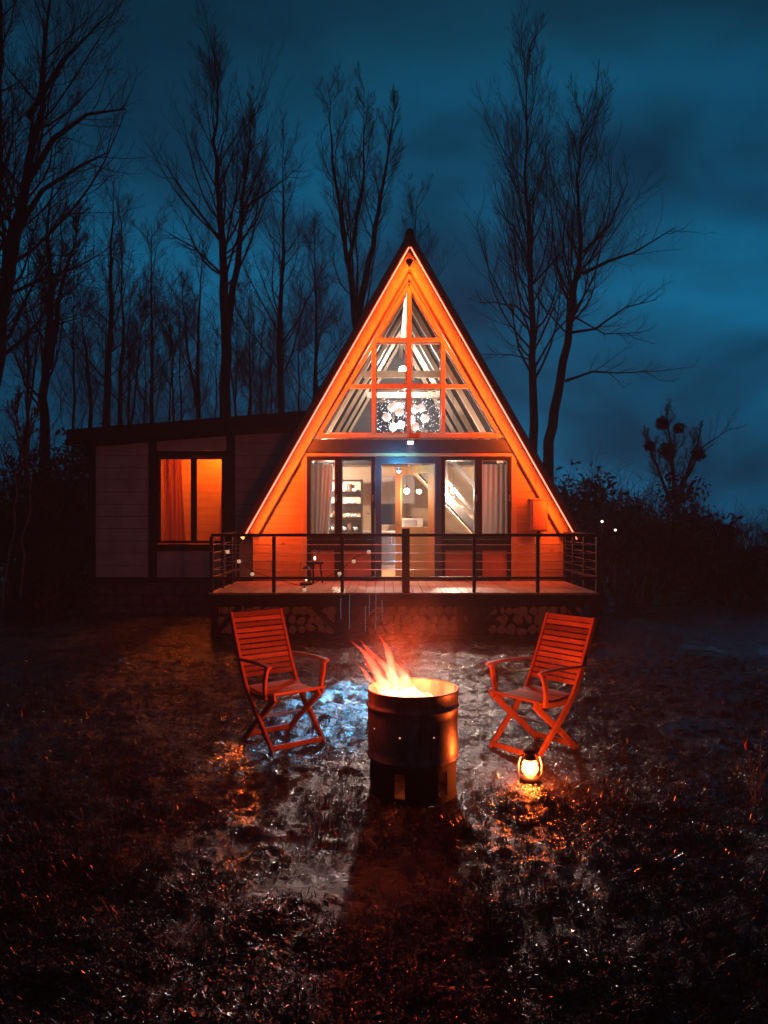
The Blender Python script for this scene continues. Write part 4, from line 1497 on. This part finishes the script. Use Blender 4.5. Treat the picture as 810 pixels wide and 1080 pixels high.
# ember bed
mb = MB()
rr = random.Random(4)
for k in range(46):
    a, r_ = rr.random() * 6.283, math.sqrt(rr.random()) * 0.235
    hx_ = max(0, 1 - ((r_ * math.cos(a) + 0.05) ** 2 + (r_ * math.sin(a) + 0.03) ** 2) / 0.05)
    mb.box((r_ * math.cos(a), r_ * math.sin(a), 0.50 + 0.09 * hx_), (rr.uniform(0.05, 0.1), rr.uniform(0.05, 0.1), rr.uniform(0.04, 0.07)), Euler((rr.random(), rr.random(), rr.random() * 3)).to_matrix())
mb.lathe([(0.252, 0.50), (0.001, 0.53)], 24)
emb = mb.build('ember_bed', M['ember'], None, bevel=0.01)
emb.location = (DXc - 0.02, DYc, 0.022)
tag(emb, 'heap of white-hot embers filling the fire drum', 'embers')
# flames: tapering twisted tongues
fl = thing('fire', 'red flames leaning sideways out of the fire drum', 'fire', (DXc, DYc, 0))
rr = random.Random(9)
def tongue(base, tip, w, seed, bend):
    r_ = random.Random(seed)
    b0, t0 = Vector(base), Vector(tip)
    n, m = 14, 10
    pts, rad = [], []
    for k in range(n + 1):
        s_ = k / n
        p = b0.lerp(t0, s_)
        p.x += bend * math.sin(s_ * math.pi * 1.2) + 0.010 * math.sin(s_ * 9 + seed)
        p.y += 0.012 * math.sin(s_ * 7 + seed * 2)
        pts.append(p)
        rad.append(max(0.0008, w * (0.55 + 1.1 * s_) * (1 - s_) ** 1.15 * (1 + 0.22 * math.sin(s_ * 11 + seed))))
    return MB().tube(pts, rad, m)
T = [((-0.17, 0.06, 0.58), (-0.385, 0.10, 0.955), 0.050, 0.045), ((-0.12, 0.08, 0.58), (-0.315, 0.12, 0.945), 0.056, 0.05), ((-0.10, 0.10, 0.58), (-0.215, 0.14, 0.995), 0.050, 0.03),
     ((-0.05, 0.10, 0.58), (-0.15, 0.14, 0.87), 0.055, 0.03), ((0.0, 0.12, 0.58), (-0.08, 0.16, 0.80), 0.045, 0.02),
     ((-0.16, 0.0, 0.58), (-0.30, 0.04, 0.83), 0.055, 0.03), ((-0.20, 0.10, 0.58), (-0.37, 0.13, 0.80), 0.03, 0.02)]
for k in range(20):
    u = rr.random()
    bx0 = -0.22 + 0.28 * u
    hgt = (0.30 - 0.22 * abs(u - 0.18) ** 0.8) * rr.uniform(0.45, 1.0)
    T.append(((bx0, rr.uniform(-0.05, 0.16), 0.57), (bx0 - hgt * rr.uniform(0.25, 0.6), rr.uniform(0.0, 0.18), 0.60 + hgt), rr.uniform(0.018, 0.036), rr.uniform(-0.02, 0.05)))
for k, (b0, t0, w_, bd_) in enumerate(T):
    tongue(b0, t0, w_, k * 3 + 1, bd_).build('flame_tongue', M['flame'], fl, smooth=True)
# red-lit smoke drifting off the fire
m_, nt_, ns_m, ls_m, p_ = mat('thin fire smoke')
ns_m.remove(p_)
o_m = [x for x in ns_m if x.type == 'OUTPUT_MATERIAL'][0]
pv = ns_m.new('ShaderNodeVolumePrincipled')
pv.inputs['Color'].default_value = (0.75, 0.72, 0.7, 1)
pv.inputs['Anisotropy'].default_value = 0.2
tcm = ns_m.new('ShaderNodeTexCoord')
gr = ns_m.new('ShaderNodeVectorMath')
gr.operation = 'LENGTH'
mpm = ns_m.new('ShaderNodeMapping')
mpm.inputs['Location'].default_value = (-1, -1, -1)
mpm.inputs['Scale'].default_value = (2, 2, 2)
ls_m.new(tcm.outputs['Generated'], mpm.inputs[0])
ls_m.new(mpm.outputs[0], gr.inputs[0])
fall = ramp(ns_m, ls_m, gr.outputs['Value'], 0.95, 0.1)
nn_ = ramp(ns_m, ls_m, noise(ns_m, ls_m, 5.0, 3), 0.35, 0.7)
mm = ns_m.new('ShaderNodeMath')
mm.operation = 'MULTIPLY'
ls_m.new(fall, mm.inputs[0])
ls_m.new(nn_, mm.inputs[1])
m3 = ns_m.new('ShaderNodeMath')
m3.operation = 'MULTIPLY'
m3.inputs[1].default_value = 0.30
ls_m.new(mm.outputs[0], m3.inputs[0])
ls_m.new(m3.outputs[0], pv.inputs['Density'])
ls_m.new(pv.outputs[0], o_m.inputs['Volume'])
sk = MB().ball((0, 0, 0), 0.5, 20, 14, sc=(1.0, 0.7, 1.0)).build('smoke', m_, None, smooth=True)
sk.location = (DXc - 0.02, DYc + 0.18, 0.98)
tag(sk, 'faint red-lit smoke drifting above the fire drum', 'smoke', kind='stuff')
light('firelight', 'POINT', (-0.10, 0.03, 0.728), 165, (1.0, 0.085, 0.018), fl, shadow_soft_size=0.08)
light('firelight', 'POINT', (-0.16, 0.08, 1.0), 9, (1.0, 0.085, 0.018), fl, shadow_soft_size=0.05)
light('firelight', 'POINT', (-0.345, -0.12, 0.76), 4.5, (1.0, 0.07, 0.015), fl, shadow_soft_size=0.05)
light('ember_glow', 'POINT', (0.0, 0.0, 0.155), 3, (1.0, 0.14, 0.03), fl, shadow_soft_size=0.05)

# ------------------------------------------------------------------ ground lantern
LX, LY = (559 - 405) * 5.05 / F, 5.05
lg = gz(LX, LY) + 0.0
lan = thing('ground_lantern', 'small glowing hurricane lantern on the ground in front of a chair', 'lantern', (LX, LY, lg))
MB().lathe([(0.001, 0.0), (0.062, 0.0), (0.066, 0.01), (0.066, 0.028), (0.045, 0.042), (0.036, 0.05), (0.001, 0.05)], 24).build('fuel_tank', M['steel'], lan, smooth=True)
MB().lathe([(0.034, 0.052), (0.050, 0.075), (0.053, 0.10), (0.046, 0.13), (0.036, 0.150)], 24).build('glass_globe', M['sooty_glass'], lan, smooth=True)
MB().lathe([(0.038, 0.151), (0.046, 0.155), (0.036, 0.172), (0.030, 0.178), (0.032, 0.196), (0.046, 0.200), (0.030, 0.214), (0.001, 0.218)], 24).build('chimney_cap', M['black'], lan, smooth=True)
for sx in (-1, 1):
    MB().tube([(sx * 0.058, 0, 0.025), (sx * 0.078, 0, 0.06), (sx * 0.079, 0, 0.12), (sx * 0.066, 0, 0.168), (sx * 0.04, 0, 0.186)], 0.0065, 8).build('side_tube', M['wire'], lan, smooth=True)
MB().tube([(-0.074, 0, 0.15), (-0.085, 0.02, 0.21), (-0.05, 0.04, 0.255), (0.0, 0.048, 0.268), (0.05, 0.04, 0.255), (0.085, 0.02, 0.21), (0.074, 0, 0.15)], 0.0022, 5).build('bail_handle', M['wire'], lan)
MB().ball((0, 0, 0.093), 0.024, 12, 9, sc=(1, 1, 1.5)).build('flame', m_emit('lantern flame', (1.0, 0.42, 0.16), 16), lan, smooth=True)
for zc in (0.08, 0.125):
    MB().tube([(0.056 * math.cos(a), 0.056 * math.sin(a), zc) for a in np.linspace(0, 6.283, 21)], 0.0016, 4, cap=False).build('guard_wire', M['wire'], lan)
light('lantern_light', 'POINT', (0, -0.0, 0.105), 120, (1.0, 0.12, 0.016), lan, shadow_soft_size=0.045)


# ------------------------------------------------------------------ trees
def grow(mb, p, d, L, r, lev, rg, up=0.25, kids_=(7, 5), curl=0.12, n_side=(4, 3, 3)):
    segs = (7, 4, 3)[min(lev, 2)]
    pts, rad = [Vector(p)], [r]
    d = Vector(d).normalized()
    q = Vector(p)
    for k in range(segs):
        d = (d + Vector((rg.gauss(0, curl), rg.gauss(0, curl), rg.gauss(0, curl) + up * 0.5))).normalized()
        q = q + d * (L / segs)
        pts.append(q.copy())
        rad.append(max(r * (1 - 0.85 * (k + 1) / segs), 0.0035))
    mb.tube(pts, rad, n_side[min(lev, 2)], cap=False)
    if lev < 2:
        for k in range(kids_[lev]):
            t = 0.18 + 0.8 * (k + rg.random()) / kids_[lev]
            f_ = t * segs
            i0 = min(int(f_), segs - 1)
            b = pts[i0].lerp(pts[i0 + 1], f_ - i0)
            ax_ = (pts[i0 + 1] - pts[i0]).normalized()
            sd = ax_.orthogonal().normalized()
            sd.rotate(Matrix.Rotation(rg.random() * 6.283, 3, ax_))
            nd = ax_ * rg.uniform(0.6, 1.0) + sd * rg.uniform(0.5, 0.9)
            grow(mb, b, nd, L * rg.uniform(0.28, 0.5) * (1.1 - 0.5 * t), max(r * 0.42 * (1 - 0.6 * t), 0.0048), lev + 1, rg, up, kids_, curl, n_side)
    return pts


def sample(pts, t):
    f_ = t * (len(pts) - 1)
    i0 = min(int(f_), len(pts) - 2)
    return pts[i0].lerp(pts[i0 + 1], f_ - i0), (pts[i0 + 1] - pts[i0]).normalized()


def tree(name, label, D, stems, seed, nlat=26, lat=0.26, t0=0.3, up=0.28, kids_=(12, 9), spread=(0.45, 0.95), extra=(), group=None, m_trunk='bark'):
    """stems: list of (list of photo points, base radius); D real distance of the tree. extra: hand-placed limbs (points, radius)"""
    rg = random.Random(seed)
    bp = stems[0][0][0]
    bx_, _ = at(bp[0], bp[1], D)
    root = thing(name, label, 'tree', (bx_, D, 0), 0, group)
    tk, cr = MB(), MB()
    for si, (pp_, r0) in enumerate(stems):
        P = []
        depth = 0.0
        for k, (a, b_) in enumerate(pp_):
            X, Z = at(a, b_, D)
            depth += rg.uniform(-0.25, 0.25) if k else 0
            P.append(Vector((X - bx_, depth, Z)))
        # densify
        Q = []
        for k in range(len(P) - 1):
            for q in range(4):
                Q.append(P[k].lerp(P[k + 1], q / 4) + Vector((rg.gauss(0, 0.03), rg.gauss(0, 0.03), 0)) * (1 if k or q else 0))
        Q.append(P[-1])
        nQ = len(Q) - 1
        rad = [max(r0 * (1 - (k / nQ)) ** 0.9, 0.012) for k in range(len(Q))]
        tk.tube(Q, rad, 8, cap=False)
        H = sum((Q[k + 1] - Q[k]).length for k in range(nQ))
        for k in range(nlat):
            t = t0 + (0.99 - t0) * (k + rg.random()) / nlat
            b, ax_ = sample(Q, t)
            sd = ax_.orthogonal().normalized()
            sd.rotate(Matrix.Rotation(rg.random() * 6.283, 3, ax_))
            nd = ax_ * rg.uniform(0.55, 0.95) + sd * rg.uniform(*spread)
            L = H * lat * rg.uniform(0.55, 1.1) * (1.12 - 0.75 * (t - t0) / (1 - t0))
            grow(cr, b, nd, L, max(0.020, r0 * 0.30 * (1.1 - t)), 0, rg, up, kids_)
    for pp_, r0 in extra:
        P = [Vector((at(a, b_, D)[0] - bx_, rg.uniform(-0.3, 0.3), at(a, b_, D)[1])) for a, b_ in pp_]
        rad = [max(r0 * (1 - 0.8 * k / (len(P) - 1)), 0.012) for k in range(len(P))]
        cr.tube(P, rad, 5, cap=False)
        for k in range(9):
            b, ax_ = sample(P, 0.25 + 0.75 * (k + rg.random()) / 9)
            sd = ax_.orthogonal().normalized()
            sd.rotate(Matrix.Rotation(rg.random() * 6.283, 3, ax_))
            grow(cr, b, ax_ * 0.8 + sd * 0.7, (P[-1] - P[0]).length * rg.uniform(0.25, 0.5), 0.016, 1, rg, up * 0.5, kids_)
    tk.build('trunk', M[m_trunk], root, smooth=True)
    cr.build('crown', M['twig'], root)
    return root


D1 = 28
tree('bare_tree', 'tall bare twin-stemmed tree rising behind the annex roof', D1, [([(238, 620), (238, 440), (238, 310), (232, 230), (226, 150), (232, 60)], 0.26), ([(240, 345), (252, 260), (255, 190), (268, 110)], 0.15)], 1, 34, 0.27, 0.40, up=0.42,
     extra=[([(233, 255), (215, 230), (188, 195), (178, 178)], 0.07), ([(235, 290), (205, 262), (180, 248)], 0.05), ([(254, 225), (280, 200), (312, 175)], 0.06)])
tree('bare_tree', 'tall bare forked tree rising right behind the A-frame roof on the annex side', 30, [([(377, 620), (377, 420), (377, 330), (362, 250), (350, 170), (345, 85)], 0.20), ([(378, 330), (393, 260), (405, 190), (418, 110)], 0.15), ([(376, 350), (368, 270), (385, 180), (384, 90)], 0.12)], 2, 24, 0.25, 0.32, up=0.42)
tree('bare_tree', 'bare tree with thin dark crown standing between the annex tree and the A-frame roof', 34, [([(297, 610), (297, 440), (296, 330), (300, 250), (300, 145)], 0.2)], 3, 30, 0.24, 0.3)
tree('bare_tree', 'tall straight bare tree with a narrow crown behind the deck-box side of the roof', 29, [([(560, 610), (561, 470), (560, 380), (557, 280), (552, 190), (553, 60)], 0.21)], 4, 54, 0.27, 0.34, up=0.5, spread=(0.4, 0.85),
     extra=[([(560, 335), (545, 322), (520, 318), (505, 322)], 0.045), ([(562, 300), (582, 278), (596, 262)], 0.05), ([(558, 378), (538, 372), (515, 372)], 0.035), ([(558, 270), (540, 240), (525, 220)], 0.05)])
tree('bare_tree', 'bare leaning tree with long sideways limbs behind the deck-box side of the roof', 27, [([(577, 610), (580, 465), (592, 400), (606, 320), (617, 260), (614, 180), (622, 100)], 0.22)], 5, 44, 0.27, 0.40, up=0.42,
     extra=[([(613, 290), (640, 278), (668, 268), (712, 240)], 0.075), ([(600, 350), (630, 345), (662, 322), (690, 318)], 0.06), ([(596, 402), (625, 392), (650, 395), (690, 392)], 0.055), ([(605, 330), (640, 350), (675, 352)], 0.04), ([(616, 265), (645, 235), (660, 195)], 0.07), ([(608, 318), (590, 330), (575, 300)], 0.04)])
tree('bare_tree', 'huge dark bare tree at the edge of the yard, arching over the annex side', 19, [([(-28, 760), (-22, 500), (-5, 330), (14, 220), (40, 110), (60, -60)], 0.30), ([(-18, 420), (0, 300), (5, 150), (8, -80)], 0.2)], 6, 40, 0.32, 0.22, spread=(0.6, 1.1),
     extra=[([(20, 200), (60, 150), (95, 125), (130, 110)], 0.09), ([(10, 240), (50, 205), (90, 180), (120, 165)], 0.08), ([(35, 130), (70, 70), (110, 20)], 0.08)])
tree('bare_tree', 'dark crooked bare tree beside the far end of the annex', 23, [([(48, 680), (48, 480), (50, 400), (58, 320), (56, 260), (66, 150)], 0.2), ([(52, 390), (70, 300), (86, 215)], 0.11)], 7, 26, 0.26, 0.3)
tree('bare_tree', 'bare multi-stemmed tree with three close dark trunks above the annex roof end', 31, [([(112, 610), (112, 450), (115, 360), (118, 280), (120, 190)], 0.22), ([(98, 600), (95, 450), (90, 370), (82, 300)], 0.13), ([(128, 600), (127, 440), (130, 340), (128, 230)], 0.15)], 8, 18, 0.23, 0.35)
tree('bare_tree', 'slim bare tree standing alone between the three close trunks and the twin-stemmed tree', 33, [([(161, 610), (161, 450), (160, 340), (162, 240)], 0.14)], 9, 26, 0.26, 0.3)
tree('bare_tree', 'slim bare tree just beside the twin-stemmed tree, half hidden by its crown', 36, [([(206, 610), (207, 440), (210, 340), (214, 245)], 0.16), ([(207, 430), (196, 350), (192, 290)], 0.09)], 10, 20, 0.24, 0.3)
tree('bare_tree', 'slim bare tree nearest the A-frame roof ridge on the annex side', 37, [([(333, 610), (332, 430), (334, 320), (330, 235)], 0.15)], 12, 24, 0.24, 0.3)
tree('bare_tree', 'faint thin bare tree showing just over the A-frame ridge', 40, [([(436, 610), (437, 350), (436, 280), (440, 205)], 0.14)], 13, 20, 0.2, 0.4)
# far saplings in the wood edge behind the annex: copies of one of two saplings
sap1 = tree('sapling', 'thin bare sapling in the wood edge showing over the annex roof', 38, [([(150, 600), (150, 470), (152, 400), (151, 330)], 0.08)], 20, 22, 0.32, 0.15, group='saplings in the wood edge')
sap2 = tree('sapling', 'thin bare sapling in the wood edge showing over the annex roof', 38, [([(276, 600), (276, 450), (274, 390), (279, 320)], 0.08), ([(276, 470), (284, 400), (290, 340)], 0.05)], 21, 18, 0.30, 0.15, group='saplings in the wood edge')
rg = random.Random(33)
for k, (p, D_, s_) in enumerate(((75, 34, 1.15), (180, 40, 1.1), (222, 37, 0.95), (262, 42, 1.2), (312, 41, 1.15), (138, 44, 1.35), (195, 47, 1.3), (250, 46, 1.25), (342, 45, 1.3), (30, 33, 1.2), (105, 42, 1.25), (288, 40, 1.0), (358, 39, 1.0))):
    src = (sap1, sap2)[k % 2]
    copy_tree(src, (at(p, 0, D_)[0], D_, rg.uniform(-0.3, 0)), rg.random() * 6.28, None, (s_, s_, s_))


# bushes -----------------------------------------------------------------
def bush(label, X, Y, w, h, seed, n=900, cat='bush', name='bush', leafy=True, group=None):
    rg = random.Random(seed)
    root = thing(name, label, cat, (X, Y, gz(X, Y) - 0.05), 0, group)
    st_, lv = MB(), MB()
    for k in range(int(16 + w * 3)):
        a = rg.random() * 6.283
        b = Vector((math.cos(a) * w * 0.25 * rg.random(), math.sin(a) * w * 0.2 * rg.random(), 0))
        d_ = Vector((math.cos(a) * rg.uniform(0.1, 0.75), math.sin(a) * rg.uniform(0.1, 0.75), 1))
        grow(st_, b, d_, h * rg.uniform(0.7, 1.05), 0.03, 0, rg, 0.1, (9, 5), 0.16)
    lob = [(rg.uniform(-0.36, 0.36) * w, rg.uniform(-0.3, 0.3) * w, h * rg.uniform(0.2, 0.75), rg.uniform(0.14, 0.28) * min(w, h * 1.3)) for _ in range(11)]
    for k in range(n):
        cx, cy, cz, rr_ = rg.choice(lob)
        v = Vector((rg.gauss(0, 1), rg.gauss(0, 1), rg.gauss(0, 1))).normalized() * rr_ * rg.uniform(0.3, 1.12)
        p = Vector((cx, cy, max(0.05, cz + v.z * 0.9))) + Vector((v.x, v.y, 0))
        s_ = rg.uniform(0.05, 0.13) * (0.7 + 0.06 * Y * 0.3)
        u1 = Vector((rg.gauss(0, 1), rg.gauss(0, 1), rg.gauss(0, 1))).normalized()
        u2 = u1.orthogonal().normalized()
        lv._add([p - u1 * s_, p + u2 * s_ * 0.5, p + u1 * s_, p - u2 * s_ * 0.5], [(0, 1, 2, 3)])
    st_.build('stems', M['twig'], root)
    if leafy:
        lv.build('foliage', M['leaf'], root)
    return root


# hedge and scrub at the right
B = [('dense dark bush just beyond the deck end, below the leaning tree', 610, 21, 3.6, 2.9, 1800), ('broad dark bush under the tips of the leaning tree limbs', 655, 23, 4.2, 3.5, 2000), ('rounded dark bush below the tree with mistletoe balls', 700, 24, 4.0, 2.9, 1800),
     ('low dark bush between the mistletoe tree and the frame edge', 752, 22, 5.0, 2.0, 2000), ('low dark bush at the frame edge on the deck-box side', 812, 21, 6.0, 1.95, 2400), ('near dark bush right beside the stake lamps', 668, 16.5, 3.2, 2.25, 1800), ('near low dark bush in front of the scrub, by the frame edge', 765, 17, 4.2, 1.15, 1700),
     ('tall ragged dark bush half behind the cabin roof edge', 588, 24, 3.2, 3.4, 1500)]
for k, (lab, p, Y_, w_, h_, n_) in enumerate(B):
    bush(lab, at(p, 0, Y_)[0], Y_, w_, h_, 40 + k, n_, group='dark bushes beyond the deck end')
B = [('dark bush at the frame edge under the huge arching tree', 8, 17, 3.4, 3.0, 1700), ('dark bush against the far end wall of the annex', 62, 18, 2.6, 3.3, 1700), ('tall dark bush behind the far end of the annex', 66, 21, 5.0, 5.2, 2600), ('dark bush in the gap behind the annex footing', 84, 22, 3.0, 2.6, 1500), ('low brownish bush in front of the annex end', 48, 14.2, 1.5, 1.15, 900)]
for k, (lab, p, Y_, w_, h_, n_) in enumerate(B):
    bush(lab, at(p, 0, Y_)[0], Y_, w_, h_, 60 + k, n_, group='dark bushes by the annex end')
# pale birch saplings at left
tree('birch_sapling', 'slender pale-barked birch sapling nearer the frame edge', 13.5, [([(3, 640), (8, 560), (14, 510), (20, 470), (19, 420)], 0.026)], 70, 10, 0.2, 0.5, m_trunk='birch')
tree('birch_sapling', 'slender pale-barked birch sapling nearer the annex end', 13.8, [([(22, 630), (26, 570), (32, 530), (36, 480), (35, 430)], 0.026)], 71, 10, 0.2, 0.5, m_trunk='birch')

# tree with mistletoe
mt = tree('mistletoe_tree', 'small bare tree carrying dark round mistletoe balls above the scrub', 30, [([(712, 600), (712, 530), (708, 480), (702, 432)], 0.16), ([(713, 535), (728, 490), (738, 450)], 0.1), ([(711, 540), (690, 490), (678, 455)], 0.09)], 80, 16, 0.30, 0.25,
          extra=[([(722, 505), (745, 470), (768, 452)], 0.05)])
rg = random.Random(88)
for k, (p, q, r_) in enumerate(((699, 446, 0.26), (704, 476, 0.36), (737, 479, 0.26), (684, 470, 0.18), (716, 452, 0.2))):
    X, Z = at(p, q, 30)
    mb = MB()
    for j_ in range(420):
        v = Vector((rg.gauss(0, 1), rg.gauss(0, 1), rg.gauss(0, 1))).normalized() * r_ * rg.uniform(0.2, 1.05)
        u1 = Vector((rg.gauss(0, 1), rg.gauss(0, 1), rg.gauss(0, 1))).normalized()
        u2 = u1.orthogonal().normalized()
        s_ = 0.09
        mb._add([v - u1 * s_, v + u2 * s_ * 0.45, v + u1 * s_, v - u2 * s_ * 0.45], [(0, 1, 2, 3)])
    o = mb.build('mistletoe_ball', M['leaf'], mt)
    o.location = (X - mt.location.x, 0, Z)

# dry weeds at the right edge
wd = thing('dry_weed', 'dry weed stalks with one orange leaf at the dark edge of the yard', 'weed', (at(800, 0, 4.6)[0], 4.6, gz(at(800, 0, 4.6)[0], 4.6)))
sm = MB()
rg = random.Random(5)
for k in range(9):
    a = rg.uniform(-0.5, 0.5)
    h_ = rg.uniform(0.25, 0.52)
    sm.tube([(rg.uniform(-0.06, 0.06), rg.uniform(-0.05, 0.05), -0.02), (a * 0.15, rg.uniform(-0.05, 0.05), h_ * 0.55), (a * 0.45, rg.uniform(-0.08, 0.08), h_)], [0.004, 0.003, 0.0015], 5)
sm.build('stems', M['drystem'], wd)
lf = MB()
for k in range(14):
    p = Vector((rg.uniform(-0.2, 0.15), rg.uniform(-0.1, 0.1), rg.uniform(0.15, 0.5)))
    u1 = Vector((rg.gauss(0, 1), rg.gauss(0, 0.5), rg.gauss(0, 1))).normalized() * 0.035
    u2 = u1.orthogonal().normalized() * 0.010
    lf._add([p - u1, p + u2, p + u1, p - u2], [(0, 1, 2, 3)])
lf.build('dry_leaves', M['drystem'], wd)
ol_ = MB().ball((0, 0, 0), 0.022, 10, 7, sc=(1, 0.35, 1.35)).build('orange_leaf', M['orange_leaf'], wd, smooth=True)
X_, Z_ = at(789, 786, 4.55)
ol_.location = (X_ - wd.location.x, -0.05, Z_ - wd.location.z)

# ------------------------------------------------------------------ sky and ambient light
w = bpy.data.worlds.new('World')
SC.world = w
w.use_nodes = True
nt = w.node_tree
ns, ls = nt.nodes, nt.links
bg = ns['Background']
sky = ns.new('ShaderNodeTexSky')
sky.sky_type = 'NISHITA'
sky.sun_disc = False
sky.sun_elevation = R(2)
sky.sun_rotation = R(200)
tc = ns.new('ShaderNodeTexCoord')
mp = ns.new('ShaderNodeMapping')
mp.inputs['Scale'].default_value = (1.0, 1.0, 1.9)
mp.inputs['Location'].default_value = (0.35, 0.0, 0.1)
ls.new(tc.outputs['Generated'], mp.inputs[0])
nz = ns.new('ShaderNodeTexNoise')
nz.inputs['Scale'].default_value = 2.6
nz.inputs['Detail'].default_value = 5
nz.inputs['Roughness'].default_value = 0.5
nz.inputs['Distortion'].default_value = 0.5
ls.new(mp.outputs[0], nz.inputs['Vector'])
cloud = ns.new('ShaderNodeMapRange')
cloud.interpolation_type = 'SMOOTHSTEP'
cloud.inputs[1].default_value, cloud.inputs[2].default_value = 0.34, 0.70
ls.new(nz.outputs[0], cloud.inputs[0])
sep = ns.new('ShaderNodeSeparateXYZ')
ls.new(tc.outputs['Generated'], sep.inputs[0])
cr_ = ns.new('ShaderNodeValToRGB')       # by height of the view direction
el = cr_.color_ramp.elements
el[0].position, el[0].color = 0.0, (0.0004, 0.088, 0.200, 1)
el[1].position, el[1].color = 0.75, (0.0006, 0.004, 0.009, 1)
e = el.new(0.28)
e.color = (0.0004, 0.116, 0.252, 1)
e = el.new(0.42)
e.color = (0.0005, 0.072, 0.156, 1)
e = el.new(0.53)
e.color = (0.0008, 0.032, 0.066, 1)
ls.new(sep.outputs[2], cr_.inputs[0])
mul = mix_rgb(ns, ls, cloud.outputs[0], (0.30, 0.33, 0.36), (1.95, 1.9, 1.8))
c_ = mix_rgb(ns, ls, 1.0, cr_.outputs[0], mul, 'MULTIPLY')
tint = mix_rgb(ns, ls, 1.0, sky.outputs[0], (0.0002, 0.0022, 0.0040), 'MULTIPLY')
c_ = mix_rgb(ns, ls, 1.0, c_, tint, 'ADD')
# the last light stands in the west, ahead; the sky behind the camera is night
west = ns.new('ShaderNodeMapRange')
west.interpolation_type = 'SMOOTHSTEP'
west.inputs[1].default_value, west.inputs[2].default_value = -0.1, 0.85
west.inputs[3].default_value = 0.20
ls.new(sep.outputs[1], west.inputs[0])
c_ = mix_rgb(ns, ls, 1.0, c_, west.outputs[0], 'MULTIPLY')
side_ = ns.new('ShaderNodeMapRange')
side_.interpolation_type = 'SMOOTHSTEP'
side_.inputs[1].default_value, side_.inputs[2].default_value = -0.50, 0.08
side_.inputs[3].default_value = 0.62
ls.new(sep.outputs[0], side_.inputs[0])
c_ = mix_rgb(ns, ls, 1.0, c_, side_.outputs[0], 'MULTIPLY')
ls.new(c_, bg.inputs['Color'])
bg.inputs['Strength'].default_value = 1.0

moon = light('dusk_sun', 'SUN', (0, 0, 20), 0.02, (0.45, 0.75, 1.0), None, angle=R(15))
moon.rotation_euler = (R(60), 0, R(200))

hz = MB().bb(-70, 70, -4, 75, -4, 26).build('haze', None, None)
hz.data.materials.clear()
m_, nt_, ns_m, ls_m, p_ = mat('thin evening mist')
ns_m.remove(p_)
pv = ns_m.new('ShaderNodeVolumePrincipled')
pv.inputs['Color'].default_value = (0.80, 0.88, 0.92, 1)
pv.inputs['Density'].default_value = 0.0058
ls_m.new(pv.outputs[0], [x for x in ns_m if x.type == 'OUTPUT_MATERIAL'][0].inputs['Volume'])
hz.data.materials.append(m_)
tag(hz, 'thin blue evening mist over the yard and the wood', 'haze', kind='stuff')

# ------------------------------------------------------------------ camera and render
cam = bpy.data.cameras.new('camera')
cam.sensor_fit = 'VERTICAL'
cam.sensor_height = 36
cam.sensor_width = 27
cam.lens = F / 1080 * 36
cam.shift_y = (HOR - 540) / 1080.0
cam.clip_end = 2000
co = bpy.data.objects.new('camera', cam)
COL.objects.link(co)
co.location = (0, 0, CAMZ)
co.rotation_euler = (R(90), 0, 0)
SC.camera = co
SC.view_settings.view_transform = 'Standard'
SC.view_settings.look = 'None'
SC.view_settings.exposure = 0
SC.view_settings.gamma = 1
SC.cycles.use_denoising = True
SC.cycles.max_bounces = 8
SC.cycles.transparent_max_bounces = 24
SC.cycles.diffuse_bounces = 4
SC.cycles.glossy_bounces = 3
SC.cycles.sample_clamp_indirect = 4
SC.cycles.caustics_reflective = False
SC.cycles.caustics_refractive = False
